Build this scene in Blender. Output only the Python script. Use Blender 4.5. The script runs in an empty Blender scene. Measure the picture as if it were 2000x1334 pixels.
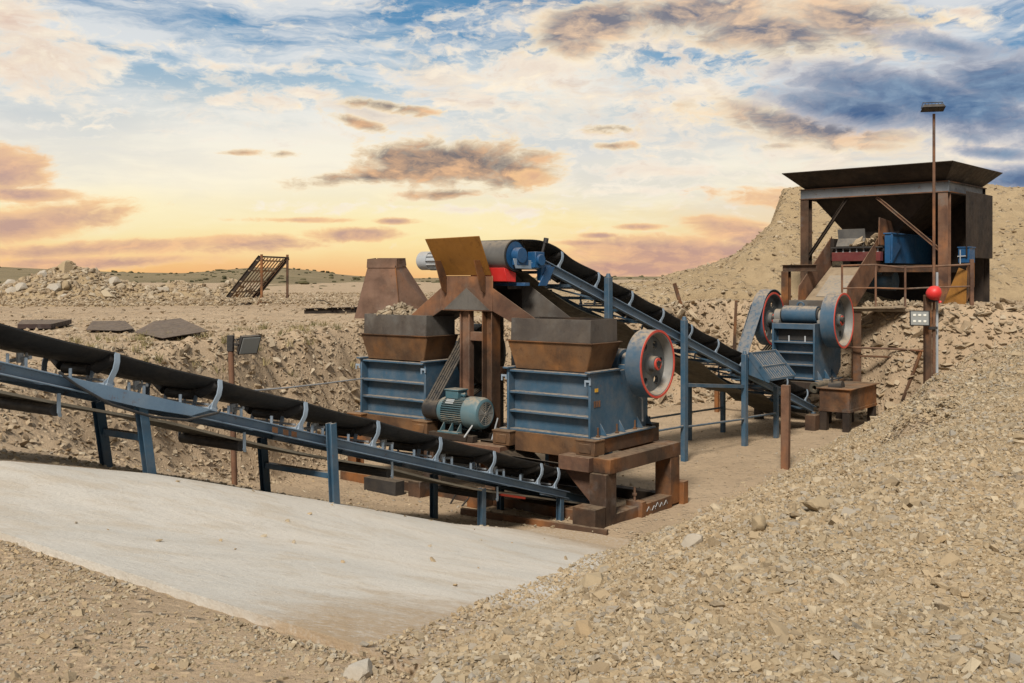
import bpy, bmesh, math, random
import numpy as np
from mathutils import Vector, Matrix
from mathutils.geometry import delaunay_2d_cdt
random.seed(7)
RNG = np.random.default_rng(11)
R = math.radians
S = bpy.context.scene
C = S.collection
CAM_H, HOR, FPX = 3.4, 545.0, 2000.0

# ------------------------------------------------------------------ node helpers
def lin(r, g, b):
    f = lambda c: (c/255/12.92) if c/255 <= .04045 else ((c/255+.055)/1.055)**2.4
    return (f(r), f(g), f(b), 1.0)

class NT:
    def __init__(s, tree):
        s.t = tree
    def n(s, typ, ins=None, out=0, **kw):
        nd = s.t.nodes.new('ShaderNode'+typ)
        for k, v in kw.items():
            setattr(nd, k, v)
        for k, v in (ins or {}).items():
            sock = nd.inputs[k]
            if isinstance(v, bpy.types.NodeSocket):
                s.t.links.new(v, sock)
            else:
                sock.default_value = v
        return nd.outputs[out] if out is not None else nd
    def m(s, op, a, b=0.0, c=0.0, clamp=False):
        return s.n('Math', {0: a, 1: b, 2: c}, operation=op, use_clamp=clamp)
    def vm(s, op, a, b=(0, 0, 0), out=0):
        return s.n('VectorMath', {0: a, 1: b}, out=out, operation=op)
    def mix(s, f, a, b, blend='MIX'):
        return s.n('Mix', {0: f, 6: a, 7: b}, out=2, data_type='RGBA', blend_type=blend)
    def rng(s, v, a, b, c=0.0, d=1.0, smooth=True):
        return s.n('MapRange', {0: v, 1: a, 2: b, 3: c, 4: d}, interpolation_type='SMOOTHSTEP' if smooth else 'LINEAR')
    def noise(s, vec, scale, detail=5, rough=.55, dist=0.0, out=0):
        return s.n('TexNoise', {'Vector': vec, 'Scale': scale, 'Detail': detail, 'Roughness': rough, 'Distortion': dist}, out=out)
    def ramp(s, fac, pts):
        nd = s.t.nodes.new('ShaderNodeValToRGB')
        cr = nd.color_ramp
        while len(cr.elements) < len(pts):
            cr.elements.new(.5)
        for e, (p, c) in zip(cr.elements, pts):
            e.position = p; e.color = c
        s.t.links.new(fac, nd.inputs[0])
        return nd.outputs[0]

def new_mat(name):
    m = bpy.data.materials.new(name); m.use_nodes = True
    m.node_tree.nodes.clear()
    return m, NT(m.node_tree)

def finish(t, color, rough, bump=None, metallic=0.0, spec=.5, bump_d=.02, bump_s=.6, emit=None):
    ins = {'Base Color': color, 'Roughness': rough, 'Metallic': metallic, 'Specular IOR Level': spec}
    if bump is not None:
        ins['Normal'] = t.n('Bump', {'Height': bump, 'Distance': bump_d, 'Strength': bump_s})
    if emit:
        ins['Emission Color'] = emit[0]; ins['Emission Strength'] = emit[1]
    b = t.n('BsdfPrincipled', ins)
    o = t.t.nodes.new('ShaderNodeOutputMaterial')
    t.t.links.new(b, o.inputs[0])

DUST = (.40, .31, .21, 1)
def paint(name, c1, c2, rust=.25, dust=.55, rough=.5, rustc=(.13, .055, .025, 1), spec=.4, metallic=0.0, scale=1.0):
    """weathered painted steel: tone drift, runs, rust freckles, settled dust on what faces up"""
    m, t = new_mat(name)
    g = t.n('NewGeometry', out=None)
    pos = g.outputs['Position']
    low = t.noise(pos, 1.7*scale, 5, .6)
    col = t.mix(t.rng(low, .3, .7), c1, c2)
    st = t.vm('MULTIPLY', pos, (14, 14, 1.3))
    streak = t.noise(st, 1.0*scale, 4, .6)
    col = t.mix(t.m('MULTIPLY', t.rng(streak, .56, .8), .35), col, (c1[0]*.5+.03, c1[1]*.5+.024, c1[2]*.5+.018, 1))
    fr = t.noise(pos, 9*scale, 8, .68)
    col = t.mix(t.m('MULTIPLY', t.rng(fr, .70-.22*rust, .80-.2*rust), min(1, .35+rust)), col, rustc)
    nz = t.n('SeparateXYZ', {0: g.outputs['Normal']}, out=2)
    dn = t.noise(pos, 13, 6, .65)
    df = t.m('MULTIPLY', t.rng(nz, .25, .95), t.rng(dn, .25, .6))
    film = t.m('MULTIPLY', t.rng(t.noise(pos, 2.6, 7, .7), .38, .72), .20)
    col = t.mix(t.m('MULTIPLY', t.m('MAXIMUM', df, film), dust), col, DUST)
    rg = t.rng(fr, .3, .8, rough-.1, rough+.3)
    bp = t.noise(pos, 45, 6, .7)
    finish(t, col, rg, bp, metallic, spec, .006, .35)
    return m

def rust(name, dark, mid, hot, grey=(.12, .11, .105, 1), g_amt=.3, dust=.35, hot_amt=.5, rough=.72):
    m, t = new_mat(name)
    g = t.n('NewGeometry', out=None); pos = g.outputs['Position']
    a = t.noise(pos, 1.6, 8, .62, .4)
    b = t.noise(pos, 6.5, 8, .7)
    st = t.noise(t.vm('MULTIPLY', pos, (9, 9, 1.0)), 1.0, 5, .6)
    col = t.mix(t.rng(a, .32, .66), dark, mid)
    col = t.mix(t.m('MULTIPLY', t.rng(t.noise(pos, .9, 6, .6), .62-.3*hot_amt, .85-.3*hot_amt), .85), col, hot)
    col = t.mix(t.m('MULTIPLY', t.rng(t.noise(t.vm('ADD', pos, (7, 3, 1)), 1.2, 6, .65), .68-.35*g_amt, .85-.3*g_amt), .85), col, grey)
    col = t.mix(t.m('MULTIPLY', t.rng(st, .5, .75), .4), col, dark)
    col = t.mix(t.m('MULTIPLY', t.rng(b, .58, .72), .6), col, (dark[0]*.6, dark[1]*.6, dark[2]*.6, 1))
    nz = t.n('SeparateXYZ', {0: g.outputs['Normal']}, out=2)
    df = t.m('MULTIPLY', t.rng(nz, .3, .95), t.rng(t.noise(pos, 11, 6, .65), .25, .6))
    film = t.m('MULTIPLY', t.rng(t.noise(pos, 2.2, 7, .7), .4, .75), .25)
    col = t.mix(t.m('MULTIPLY', t.m('MAXIMUM', df, film), dust), col, DUST)
    finish(t, col, t.rng(b, .3, .7, rough-.15, rough+.15), t.m('ADD', b, t.noise(pos, 60, 5, .7)), 0, .3, .008, .5)
    return m

M = {}
M['blue'] = paint('blue_steel_paint', (.030, .078, .132, 1), (.042, .10, .165, 1), .34, .8)
M['blue_dark'] = paint('deep_blue_steel_paint', (.026, .068, .115, 1), (.04, .09, .15, 1), .2, .6)
M['blue_frame'] = paint('faded_blue_frame_paint', (.11, .185, .28, 1), (.165, .25, .35, 1), .45, .5)
M['blue_bright'] = paint('bright_blue_paint', (.008, .065, .17, 1), (.015, .09, .22, 1), .12, .35, .4)
M['blue_idler'] = paint('pale_blue_bracket_paint', (.20, .27, .35, 1), (.28, .35, .43, 1), .25, .35)
M['motor'] = paint('teal_motor_paint', (.05, .125, .16, 1), (.07, .155, .195, 1), .15, .7, .42)
M['red'] = paint('red_rim_paint', (.50, .05, .035, 1), (.62, .085, .055, 1), .1, .3)
M['grey_dusty'] = paint('dusty_grey_cast_iron', (.17, .175, .175, 1), (.25, .25, .24, 1), .25, .7, .6)
M['web'] = paint('blue_grey_wheel_web', (.07, .082, .09, 1), (.11, .122, .13, 1), .25, .6, .6)
M['dark'] = paint('dark_greasy_steel', (.018, .018, .02, 1), (.03, .03, .032, 1), .2, .3, .55)
M['galv'] = paint('galvanised_steel', (.30, .33, .36, 1), (.42, .45, .48, 1), .2, .4, .45)
M['rubber'] = paint('black_belt_rubber', (.016, .018, .021, 1), (.028, .031, .035, 1), -.6, .3, .55, spec=.35)
M['rubber_olive'] = paint('worn_return_belt_rubber', (.03, .03, .024, 1), (.07, .064, .046, 1), -.4, .45, .7)
M['belt_edge'] = paint('scuffed_belt_edge', (.24, .22, .18, 1), (.36, .33, .27, 1), .0, .4, .8)
M['drum'] = paint('grey_rubber_lagging', (.085, .085, .085, 1), (.145, .145, .14, 1), .0, .4, .7)
M['rust'] = rust('rusty_brown_steel', (.030, .019, .014, 1), (.105, .057, .034, 1), (.27, .105, .030, 1), g_amt=.35, hot_amt=.6)
M['rust_dark'] = rust('dark_shaded_rusty_steel', (.014, .011, .010, 1), (.036, .025, .019, 1), (.085, .04, .02, 1), g_amt=.2, hot_amt=.12, dust=.2)  # dark rust, with the shade inside the feed hopper put into its colour
M['rust_red'] = rust('reddish_rusty_plate', (.07, .038, .027, 1), (.185, .096, .058, 1), (.33, .135, .05, 1), grey=(.17, .145, .125, 1), g_amt=.4, hot_amt=.4)
M['rust_orange'] = rust('orange_ochre_rusty_plate', (.16, .07, .016, 1), (.27, .125, .022, 1), (.33, .15, .03, 1), g_amt=.0, hot_amt=.6, dust=.15)
M['rust_brown'] = rust('brown_hopper_plate', (.06, .034, .021, 1), (.155, .08, .036, 1), (.31, .13, .035, 1), g_amt=.1, hot_amt=.45)
M['rust_grey'] = rust('grey_mill_scale_plate', (.055, .046, .041, 1), (.088, .075, .065, 1), (.14, .08, .045, 1), grey=(.125, .12, .112, 1), g_amt=.75, hot_amt=.1)
M['hood'] = rust('pinkish_brown_plate', (.11, .066, .047, 1), (.20, .122, .088, 1), (.27, .14, .085, 1), grey=(.2, .15, .12, 1), g_amt=.35, hot_amt=.25)
M['sheet'] = rust('dark_plum_rusted_sheet', (.028, .019, .018, 1), (.055, .034, .031, 1), (.085, .045, .032, 1), g_amt=.2, hot_amt=.15)
M['yellow'] = paint('yellow_warning_paint', (.6, .33, .03, 1), (.7, .4, .05, 1), .1, .2)
M['beam_grey'] = paint('grey_blue_beam_primer', (.13, .15, .175, 1), (.20, .215, .235, 1), .55, .3)
M['maroon'] = paint('dark_maroon_paint', (.10, .018, .02, 1), (.15, .03, .03, 1), .3, .5)
M['redplastic'] = paint('red_plastic', (.62, .02, .02, 1), (.72, .035, .03, 1), -.6, .12, .5, spec=.6)
M['wood'] = rust('weathered_plank', (.20, .15, .10, 1), (.33, .26, .18, 1), (.36, .28, .18, 1), g_amt=.3, hot_amt=.2)
def lens_mat():
    m, t = new_mat('lamp_lens_glass')
    finish(t, (.33, .35, .35, 1), .12, None, 0, .6)
    return m
M['lens'] = lens_mat()
def led_mat():
    m, t = new_mat('led_cluster')
    finish(t, (.85, .85, .78, 1), .3, None, 0, .5)
    return m
M['led'] = led_mat()

def stone_mat(name, tones, rough=.85):
    m, t = new_mat(name)
    g = t.n('NewGeometry', out=None); pos = g.outputs['Position']
    rnd = t.n('Attribute', out=2, attribute_name='rnd')
    n = len(tones)
    col = t.ramp(rnd, [((i+.0)/(n-1), c) for i, c in enumerate(tones)])
    v = t.noise(pos, 30, 6, .65)
    col = t.mix(t.m('MULTIPLY', t.rng(v, .35, .7), .35), col, t.mix(.5, col, (.16, .12, .085, 1)))
    big = t.noise(pos, .5, 4, .6)
    col = t.mix(t.m('MULTIPLY', t.rng(big, .38, .66), .4), col, t.mix(1.0, col, (.82, .90, 1.0, 1), 'MULTIPLY'))
    col = t.mix(t.m('MULTIPLY', t.rng(t.noise(pos, 1.3, 6, .65), .5, .72), .45), col, (.42, .32, .205, 1))
    finish(t, col, rough, v, 0, .25, .01, .6)
    return m

def earth_mat(name, c1, c2, c3, bump_d=.06, cell=14, pale=(.5, .41, .29, 1)):
    """sandy stony ground: broad tone drift, pebble cells in two sizes, clods"""
    m, t = new_mat(name)
    g = t.n('NewGeometry', out=None); pos = g.outputs['Position']
    a = t.noise(pos, .35, 6, .6)
    b = t.noise(pos, 2.3, 8, .68)
    col = t.mix(t.rng(a, .3, .7), c1, c2)
    col = t.mix(t.rng(b, .42, .72), col, c3)
    warp = t.vm('ADD', pos, t.vm('MULTIPLY', t.noise(pos, 5, 3, .5, out=1), (.12, .12, .12)))
    v = t.n('TexVoronoi', {'Vector': warp, 'Scale': cell}, out=None)
    tone = t.n('SeparateColor', {0: v.outputs['Color']}, out=0)
    peb = t.rng(v.outputs['Distance'], .12, .5)
    sel = t.rng(tone, .52, .6)
    stone = t.m('MULTIPLY', t.m('SUBTRACT', 1.0, peb), sel)
    col = t.mix(t.m('MULTIPLY', stone, .75), col, t.mix(tone, (.27, .20, .135, 1), pale))
    f = t.noise(pos, 38, 7, .72)
    col = t.mix(t.m('MULTIPLY', t.rng(f, .5, .75), .3), col, (c1[0]*.62, c1[1]*.6, c1[2]*.58, 1))
    h = t.m('ADD', t.m('MULTIPLY', stone, .7), t.m('ADD', t.m('MULTIPLY', b, .9), t.m('MULTIPLY', f, .35)))
    finish(t, col, .92, h, 0, .15, bump_d, .8)
    return m
M['ground'] = earth_mat('sandy_quarry_floor', (.40, .30, .20, 1), (.45, .345, .235, 1), (.35, .265, .18, 1))
M['hill'] = earth_mat('spoil_earth', (.44, .33, .195, 1), (.50, .385, .24, 1), (.38, .285, .175, 1), .25, 5)
M['gravel_bed'] = earth_mat('gravel_bed', (.36, .275, .17, 1), (.40, .31, .195, 1), (.30, .23, .145, 1), .03, 30, (.46, .38, .27, 1))
M['gravel'] = stone_mat('crushed_limestone', [(.25, .19, .12, 1), (.38, .29, .18, 1), (.33, .255, .16, 1), (.42, .33, .21, 1), (.31, .275, .225, 1), (.48, .40, .28, 1), (.37, .265, .15, 1)])
M['rubble'] = stone_mat('quarry_rubble', [(.21, .155, .10, 1), (.34, .26, .17, 1), (.28, .21, .135, 1), (.40, .32, .22, 1), (.30, .235, .16, 1), (.45, .38, .28, 1), (.36, .265, .16, 1)])
M['boulder'] = stone_mat('pale_boulder_rock', [(.34, .26, .16, 1), (.42, .33, .21, 1), (.48, .39, .27, 1), (.42, .39, .34, 1), (.38, .29, .175, 1)])
def pad_mat():
    m, t = new_mat('dusty_concrete')
    g = t.n('NewGeometry', out=None); pos = g.outputs['Position']
    a = t.noise(pos, .45, 7, .62, .6)
    b = t.noise(pos, 2.2, 8, .65)
    s = t.noise(t.n('Mapping', {0: pos, 2: (0, 0, R(52)), 3: (1.4, 2.6, 1)}), 1.1, 9, .68, .8)
    f = t.noise(pos, 26, 7, .7)
    col = t.mix(t.rng(a, .35, .66), (.64, .60, .535, 1), (.54, .52, .475, 1))
    col = t.mix(t.m('MULTIPLY', t.rng(b, .46, .68), .5), col, (.50, .42, .315, 1))
    col = t.mix(t.m('MULTIPLY', t.rng(s, .54, .74), .35), col, (.40, .36, .30, 1))
    col = t.mix(t.m('MULTIPLY', t.rng(f, .5, .72), .38), col, (.36, .31, .245, 1))
    sp = t.n('SeparateXYZ', {0: pos}, out=None)
    fx = t.m('SUBTRACT', t.m('MULTIPLY', t.m('SUBTRACT', sp.outputs[0], 1.117), math.cos(R(38))), t.m('MULTIPLY', t.m('SUBTRACT', sp.outputs[1], 14.4), math.sin(R(38))))
    fy = t.m('ADD', t.m('MULTIPLY', t.m('SUBTRACT', sp.outputs[0], 1.117), math.sin(R(38))), t.m('MULTIPLY', t.m('SUBTRACT', sp.outputs[1], 14.4), math.cos(R(38))))
    drift = t.m('MAXIMUM', t.rng(t.m('ADD', fy, t.m('MULTIPLY', a, 3.0)), -1.6, .7), t.rng(t.m('ADD', fx, t.m('MULTIPLY', b, 1.8)), 5.2, 6.2))
    drift = t.m('MAXIMUM', drift, t.m('MULTIPLY', t.rng(t.m('SUBTRACT', t.m('MULTIPLY', b, .9), fx), .62, .85), .7))
    col = t.mix(t.m('MULTIPLY', drift, t.rng(f, .2, .55)), col, (.40, .305, .205, 1))
    spots = t.n('TexVoronoi', {'Vector': pos, 'Scale': 9.0}, out=0)
    col = t.mix(t.m('MULTIPLY', t.m('SUBTRACT', 1.0, t.rng(spots, .02, .075)), .7), col, (.2, .16, .12, 1))
    h = t.m('ADD', t.m('MULTIPLY', s, .5), t.m('ADD', t.m('MULTIPLY', b, .6), t.m('MULTIPLY', f, .3)))
    finish(t, col, .88, h, 0, .2, .035, .8)
    return m
M['pad'] = pad_mat()
def far_mat():
    m, t = new_mat('scrubby_desert_hillside')
    g = t.n('NewGeometry', out=None); pos = g.outputs['Position']
    a = t.noise(pos, .03, 6, .6); b = t.noise(pos, .25, 7, .65)
    col = t.mix(t.rng(a, .35, .65), (.185, .15, .09, 1), (.24, .19, .115, 1))
    col = t.mix(t.m('MULTIPLY', t.rng(b, .5, .68), .65), col, (.13, .115, .06, 1))
    col = t.mix(t.m('MULTIPLY', t.rng(t.noise(pos, .9, 6, .7), .58, .7), .5), col, (.12, .105, .06, 1))
    finish(t, col, .95, b, 0, .1, .6, .6)
    return m
M['far'] = far_mat()
def leaf_mat(name, a, b):
    m, t = new_mat(name)
    rnd = t.n('Attribute', out=2, attribute_name='rnd')
    finish(t, t.mix(rnd, a, b), .8, None, 0, .2)
    return m
M['scrub'] = leaf_mat('dry_scrub_leaves', (.045, .045, .02, 1), (.10, .09, .045, 1))
M['grass'] = leaf_mat('dry_grass_blades', (.13, .12, .05, 1), (.33, .27, .14, 1))

# ------------------------------------------------------------------ mesh helpers
class MB:
    def __init__(s):
        s.v = []; s.f = []
    def add(s, vs, fs):
        o = len(s.v)
        s.v += [tuple(x) for x in vs]
        s.f += [tuple(i+o for i in f) for f in fs]
        return s
    def box(s, x0, x1, y0, y1, z0, z1):
        return s.hexa([(x0, y0, z0), (x1, y0, z0), (x1, y1, z0), (x0, y1, z0), (x0, y0, z1), (x1, y0, z1), (x1, y1, z1), (x0, y1, z1)])
    def hexa(s, p):
        return s.add(p, [(0, 3, 2, 1), (4, 5, 6, 7), (0, 1, 5, 4), (1, 2, 6, 5), (2, 3, 7, 6), (3, 0, 4, 7)])
    def bar(s, p, q, w, h, up=(0, 0, 1)):
        """rectangular bar from p to q, w sideways, h along up"""
        p, q = Vector(p), Vector(q); d = (q-p).normalized(); up = Vector(up)
        if abs(d.dot(up)) > .98: up = Vector((0, 1, 0))
        sd = d.cross(up).normalized(); u = sd.cross(d).normalized()
        a = sd*(w/2); b = u*(h/2)
        return s.hexa([p-a-b, p+a-b, q+a-b, q-a-b, p-a+b, p+a+b, q+a+b, q-a+b])
    def ibeam(s, p, q, w, h, t=.02, up=(0, 0, 1), chan=0):
        """I section (chan=0) or channel with its web on side chan=+1/-1"""
        p, q = Vector(p), Vector(q); d = (q-p).normalized(); up = Vector(up)
        if abs(d.dot(up)) > .98: up = Vector((0, 1, 0))
        sd = d.cross(up).normalized(); u = sd.cross(d).normalized()
        s.bar(p+u*(h/2-t/2), q+u*(h/2-t/2), w, t, u)
        s.bar(p-u*(h/2-t/2), q-u*(h/2-t/2), w, t, u)
        o = sd*(chan*(w/2-t/2))
        s.bar(p+o, q+o, t, h-2*t, u)
        return s
    def cyl(s, p, q, r, r2=None, n=20, cap=True):
        p, q = Vector(p), Vector(q); r2 = r if r2 is None else r2
        d = (q-p).normalized(); a = d.orthogonal().normalized(); b = d.cross(a)
        vs = []
        for c, rr in ((p, r), (q, r2)):
            for i in range(n):
                t = 2*math.pi*i/n
                vs.append(c+a*(rr*math.cos(t))+b*(rr*math.sin(t)))
        fs = [(i, (i+1) % n, n+(i+1) % n, n+i) for i in range(n)]
        if cap:
            fs += [tuple(range(n-1, -1, -1)), tuple(range(n, 2*n))]
        return s.add(vs, fs)
    def lathe(s, c, ax, prof, n=32, closed=True):
        """prof: list of (distance along ax, radius), a closed loop when closed"""
        c = Vector(c); d = Vector(ax).normalized(); a = d.orthogonal().normalized(); b = d.cross(a)
        k = len(prof); vs = []
        for i in range(n):
            t = 2*math.pi*i/n; e = a*math.cos(t)+b*math.sin(t)
            for h, r in prof:
                vs.append(c+d*h+e*r)
        fs = []
        for i in range(n):
            j = (i+1) % n
            for m in range(k if closed else k-1):
                m2 = (m+1) % k
                fs.append((i*k+m, i*k+m2, j*k+m2, j*k+m))
        return s.add(vs, fs)
    def prism(s, pts, off):
        """polygon pts extruded by vector off"""
        off = Vector(off); n = len(pts); pts = [Vector(p) for p in pts]
        vs = pts+[p+off for p in pts]
        fs = [tuple(range(n-1, -1, -1)), tuple(range(n, 2*n))]+[(i, (i+1) % n, n+(i+1) % n, n+i) for i in range(n)]
        return s.add(vs, fs)
    def plate(s, pts, t):
        pts = [Vector(p) for p in pts]
        nrm = (pts[1]-pts[0]).cross(pts[2]-pts[0]).normalized()
        return s.prism([p-nrm*(t/2) for p in pts], nrm*t)
    def sweep(s, path, r, n=8, cap=True):
        path = [Vector(p) for p in path]; k = len(path); vs = []
        prev = None
        for i, p in enumerate(path):
            d = (path[min(i+1, k-1)]-path[max(i-1, 0)]).normalized()
            a = d.orthogonal().normalized() if prev is None else (prev-d*prev.dot(d)).normalized()
            prev = a; b = d.cross(a)
            for j in range(n):
                t = 2*math.pi*j/n
                vs.append(p+a*(r*math.cos(t))+b*(r*math.sin(t)))
        fs = [(i*n+j, i*n+(j+1) % n, (i+1)*n+(j+1) % n, (i+1)*n+j) for i in range(k-1) for j in range(n)]
        if cap:
            fs += [tuple(range(n-1, -1, -1)), tuple((k-1)*n+j for j in range(n))]
        return s.add(vs, fs)
    def ribbon(s, path, w_vec, t):
        """a flat strap: closed or open path of points, width vector, thickness in the path plane"""
        path = [Vector(p) for p in path]; w = Vector(w_vec); k = len(path); vs = []
        for i, p in enumerate(path):
            d = (path[min(i+1, k-1)]-path[max(i-1, 0)]).normalized()
            nn = d.cross(w).normalized()*(t/2)
            vs += [p-w/2-nn, p+w/2-nn, p+w/2+nn, p-w/2+nn]
        fs = []
        for i in range(k-1):
            for j in range(4):
                fs.append((i*4+j, i*4+(j+1) % 4, (i+1)*4+(j+1) % 4, (i+1)*4+j))
        fs += [(3, 2, 1, 0), tuple((k-1)*4+j for j in range(4))]
        return s.add(vs, fs)
    def holed_disc(s, c, ax, r, holes, t, n=48, hn=18):
        """disc with round holes: holes = (ring radius, hole radius, count, start angle)"""
        loops = [[(r*math.cos(2*math.pi*i/n), r*math.sin(2*math.pi*i/n)) for i in range(n)]]
        rr, hr, cnt, a0 = holes
        for k in range(cnt):
            a = a0+2*math.pi*k/cnt
            cx, cy = rr*math.cos(a), rr*math.sin(a)
            loops.append([(cx+hr*math.cos(2*math.pi*i/hn), cy+hr*math.sin(2*math.pi*i/hn)) for i in range(hn)])
        pts, faces = [], []
        for lp in loops:
            faces.append(list(range(len(pts), len(pts)+len(lp)))); pts += lp
        ov, oe, of, *_ = delaunay_2d_cdt([Vector(p) for p in pts], [], faces, 2, 1e-6)
        c = Vector(c); d = Vector(ax).normalized(); a = d.orthogonal().normalized(); b = d.cross(a)
        P = lambda p, h: c+a*p[0]+b*p[1]+d*h
        m = len(ov)
        vs = [P(p, -t/2) for p in ov]+[P(p, t/2) for p in ov]
        fs = []
        for f in of:
            cx = sum(ov[i][0] for i in f)/len(f); cy = sum(ov[i][1] for i in f)/len(f)
            if any((cx-rr*math.cos(a0+2*math.pi*k/cnt))**2+(cy-rr*math.sin(a0+2*math.pi*k/cnt))**2 < (hr*.97)**2 for k in range(cnt)):
                continue
            fs.append(tuple(reversed(f))); fs.append(tuple(i+m for i in f))
        s.add(vs, fs)
        o = 0
        for lp in loops:
            k = len(lp)
            vs = [P(p, -t/2) for p in lp]+[P(p, t/2) for p in lp]
            s.add(vs, [(i, (i+1) % k, k+(i+1) % k, k+i) for i in range(k)])
        return s
    def build(s, name, mat, parent=None, bevel=.004, loc=None, smooth=32):
        me = bpy.data.meshes.new(name)
        vs = s.v
        if loc is not None:
            l = Vector(loc); vs = [tuple(Vector(v)-l) for v in s.v]
        me.from_pydata(vs, [], s.f)
        bm = bmesh.new(); bm.from_mesh(me)
        bmesh.ops.recalc_face_normals(bm, faces=bm.faces)
        bm.to_mesh(me); bm.free()
        me.materials.append(mat)
        if smooth:
            me.polygons.foreach_set('use_smooth', [True]*len(me.polygons))
            me.set_sharp_from_angle(angle=R(smooth))
        o = bpy.data.objects.new(name, me); C.objects.link(o)
        if loc is not None: o.location = loc
        if parent is not None: o.parent = parent
        if bevel:
            b = o.modifiers.new('bevel', 'BEVEL'); b.width = bevel; b.segments = 1
            b.limit_method = 'ANGLE'; b.angle_limit = R(40)
        return o

def tag(o, label=None, cat=None, group=None, kind=None):
    if label: o['label'] = label
    if cat: o['category'] = cat
    if group: o['group'] = group
    if kind: o['kind'] = kind
    return o
def thing(name, loc, rz, label, cat, group=None):
    o = bpy.data.objects.new(name, None); C.objects.link(o)
    o.empty_display_size = .2
    o.location = loc; o.rotation_euler = (0, 0, rz)
    return tag(o, label, cat, group)
def copy_tree(o, parent=None):
    c = o.copy(); C.objects.link(c)
    if parent is not None: c.parent = parent
    for ch in list(o.children):
        copy_tree(ch, c)
    return c
def np_mesh(name, v, faces, mat, attrs=None, smooth=False):
    """big mesh from numpy: v (n,3), faces (m,k)"""
    me = bpy.data.meshes.new(name)
    v = np.ascontiguousarray(v, dtype=np.float32); faces = np.ascontiguousarray(faces, dtype=np.int32)
    m, k = faces.shape
    me.vertices.add(len(v)); me.vertices.foreach_set('co', v.ravel())
    me.loops.add(m*k); me.loops.foreach_set('vertex_index', faces.ravel())
    me.polygons.add(m); me.polygons.foreach_set('loop_start', np.arange(0, m*k, k, dtype=np.int32))
    me.polygons.foreach_set('use_smooth', np.full(m, smooth, dtype=bool))
    for an, arr in (attrs or {}).items():
        a = me.attributes.new(an, 'FLOAT', 'POINT'); a.data.foreach_set('value', np.ascontiguousarray(arr, dtype=np.float32))
    me.update(calc_edges=True)
    me.materials.append(mat)
    o = bpy.data.objects.new(name, me); C.objects.link(o)
    return o
# ------------------------------------------------------------------ terrain functions
def _h(ix, iy, seed):
    h = (ix.astype(np.int64)*374761393+iy.astype(np.int64)*668265263+seed*1274126177) & 0xffffffff
    h = ((h ^ (h >> 13))*1274126177) & 0xffffffff
    return ((h ^ (h >> 16)) & 0xffff)/65535.0
def vnoise(x, y, seed=0):
    ix = np.floor(x); iy = np.floor(y); fx = x-ix; fy = y-iy
    fx = fx*fx*fx*(fx*(fx*6-15)+10); fy = fy*fy*fy*(fy*(fy*6-15)+10)
    a = _h(ix, iy, seed); b = _h(ix+1, iy, seed); c = _h(ix, iy+1, seed); d = _h(ix+1, iy+1, seed)
    return (a*(1-fx)+b*fx)*(1-fy)+(c*(1-fx)+d*fx)*fy
def fbm(x, y, o=4, seed=0, g=.5):
    s = 0; a = 1; n = 0
    for i in range(o):
        ca, sa = math.cos(.6*i), math.sin(.6*i)
        s = s+a*vnoise((x*ca-y*sa)*2**i+17*i, (x*sa+y*ca)*2**i-9*i, seed+i); n += a; a *= g
    return s/n*2-1
def ridge(x, y, o=4, seed=0):
    s = 0; a = 1; n = 0
    for i in range(o):
        s = s+a*(1-np.abs(vnoise(x*2**i+13*i, y*2**i-7*i, seed+i)*2-1)); n += a; a *= .55
    return s/n
def sstep(a, b, x):
    t = np.clip((x-a)/(b-a), 0, 1); return t*t*(3-2*t)
def seg_dist(px, py, poly, closed=False):
    d = np.full(np.shape(px), 1e9)
    n = len(poly)
    for i in range(n if closed else n-1):
        ax, ay = poly[i]; bx, by = poly[(i+1) % n]
        dx, dy = bx-ax, by-ay; L = dx*dx+dy*dy
        t = np.clip(((px-ax)*dx+(py-ay)*dy)/L, 0, 1)
        d = np.minimum(d, np.hypot(px-ax-t*dx, py-ay-t*dy))
    return d
def inside(px, py, poly):
    r = np.zeros(np.shape(px), bool); n = len(poly)
    for i in range(n):
        ax, ay = poly[i]; bx, by = poly[(i+1) % n]
        if ay == by: continue
        c = ((ay > py) != (by > py)) & (px < (bx-ax)*(py-ay)/(by-ay)+ax)
        r ^= c
    return r
TH = R(38); CT, ST = math.cos(TH), math.sin(TH)
FO = (1.117, 14.4)                      # origin of the crusher stand frame
def toF(X, Y):
    return (X-FO[0])*CT-(Y-FO[1])*ST, (X-FO[0])*ST+(Y-FO[1])*CT
def F2W(x, y, z=0.0):
    return Vector((FO[0]+x*CT+y*ST, FO[1]-x*ST+y*CT, z))
RY = [-30, -12, -9.65, -8.2, -7.0, -4.8, -2.6, -1.2, .0, 60]
RL = [2.2, 2.2, 2.15, 1.97, 1.71, 1.05, .38, .05, 0, 0]
RR = [2.2, 2.2, 2.15, 1.80, 1.48, .88, .32, .04, 0, 0]
TOE = [(-.9, -8), (-.8, 0), (-.32, 3.2), (-.08, 4.2), (.6, 8.2), (1.0, 11.0), (1.75, 13.2), (2.95, 15.0), (4.25, 16.9), (5.15, 18.8), (5.9, 20.3)]
BACK = [(7.2, 21.7), (8.8, 22.5), (10.5, 22.8), (13, 23.0)]
HEAP = TOE+BACK+[(45, 24), (45, -8)]
WALL = [(-16, -2), (-9.5, 4.6), (-7.0, 7.2), (-5.1, 9.4), (-4.75, 12.2), (-4.35, 14.6), (-3.75, 16.8), (-3.4, 18.5), (-2.5, 20.6), (-.9, 22.6), (1.5, 25), (4, 27.4), (6.4, 28.7), (7.5, 27.2), (8.25, 25.1), (9.2, 24.0), (10.6, 23.4), (13, 23.0), (17, 22.5)]
PIT = WALL+[(17, 20), (7.5, 19.0), (6.2, 16.6), (4.6, 14.4), (3.4, 12.2), (2.4, 9), (1.6, 5.5), (1.2, 2), (1.0, -8)]
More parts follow.
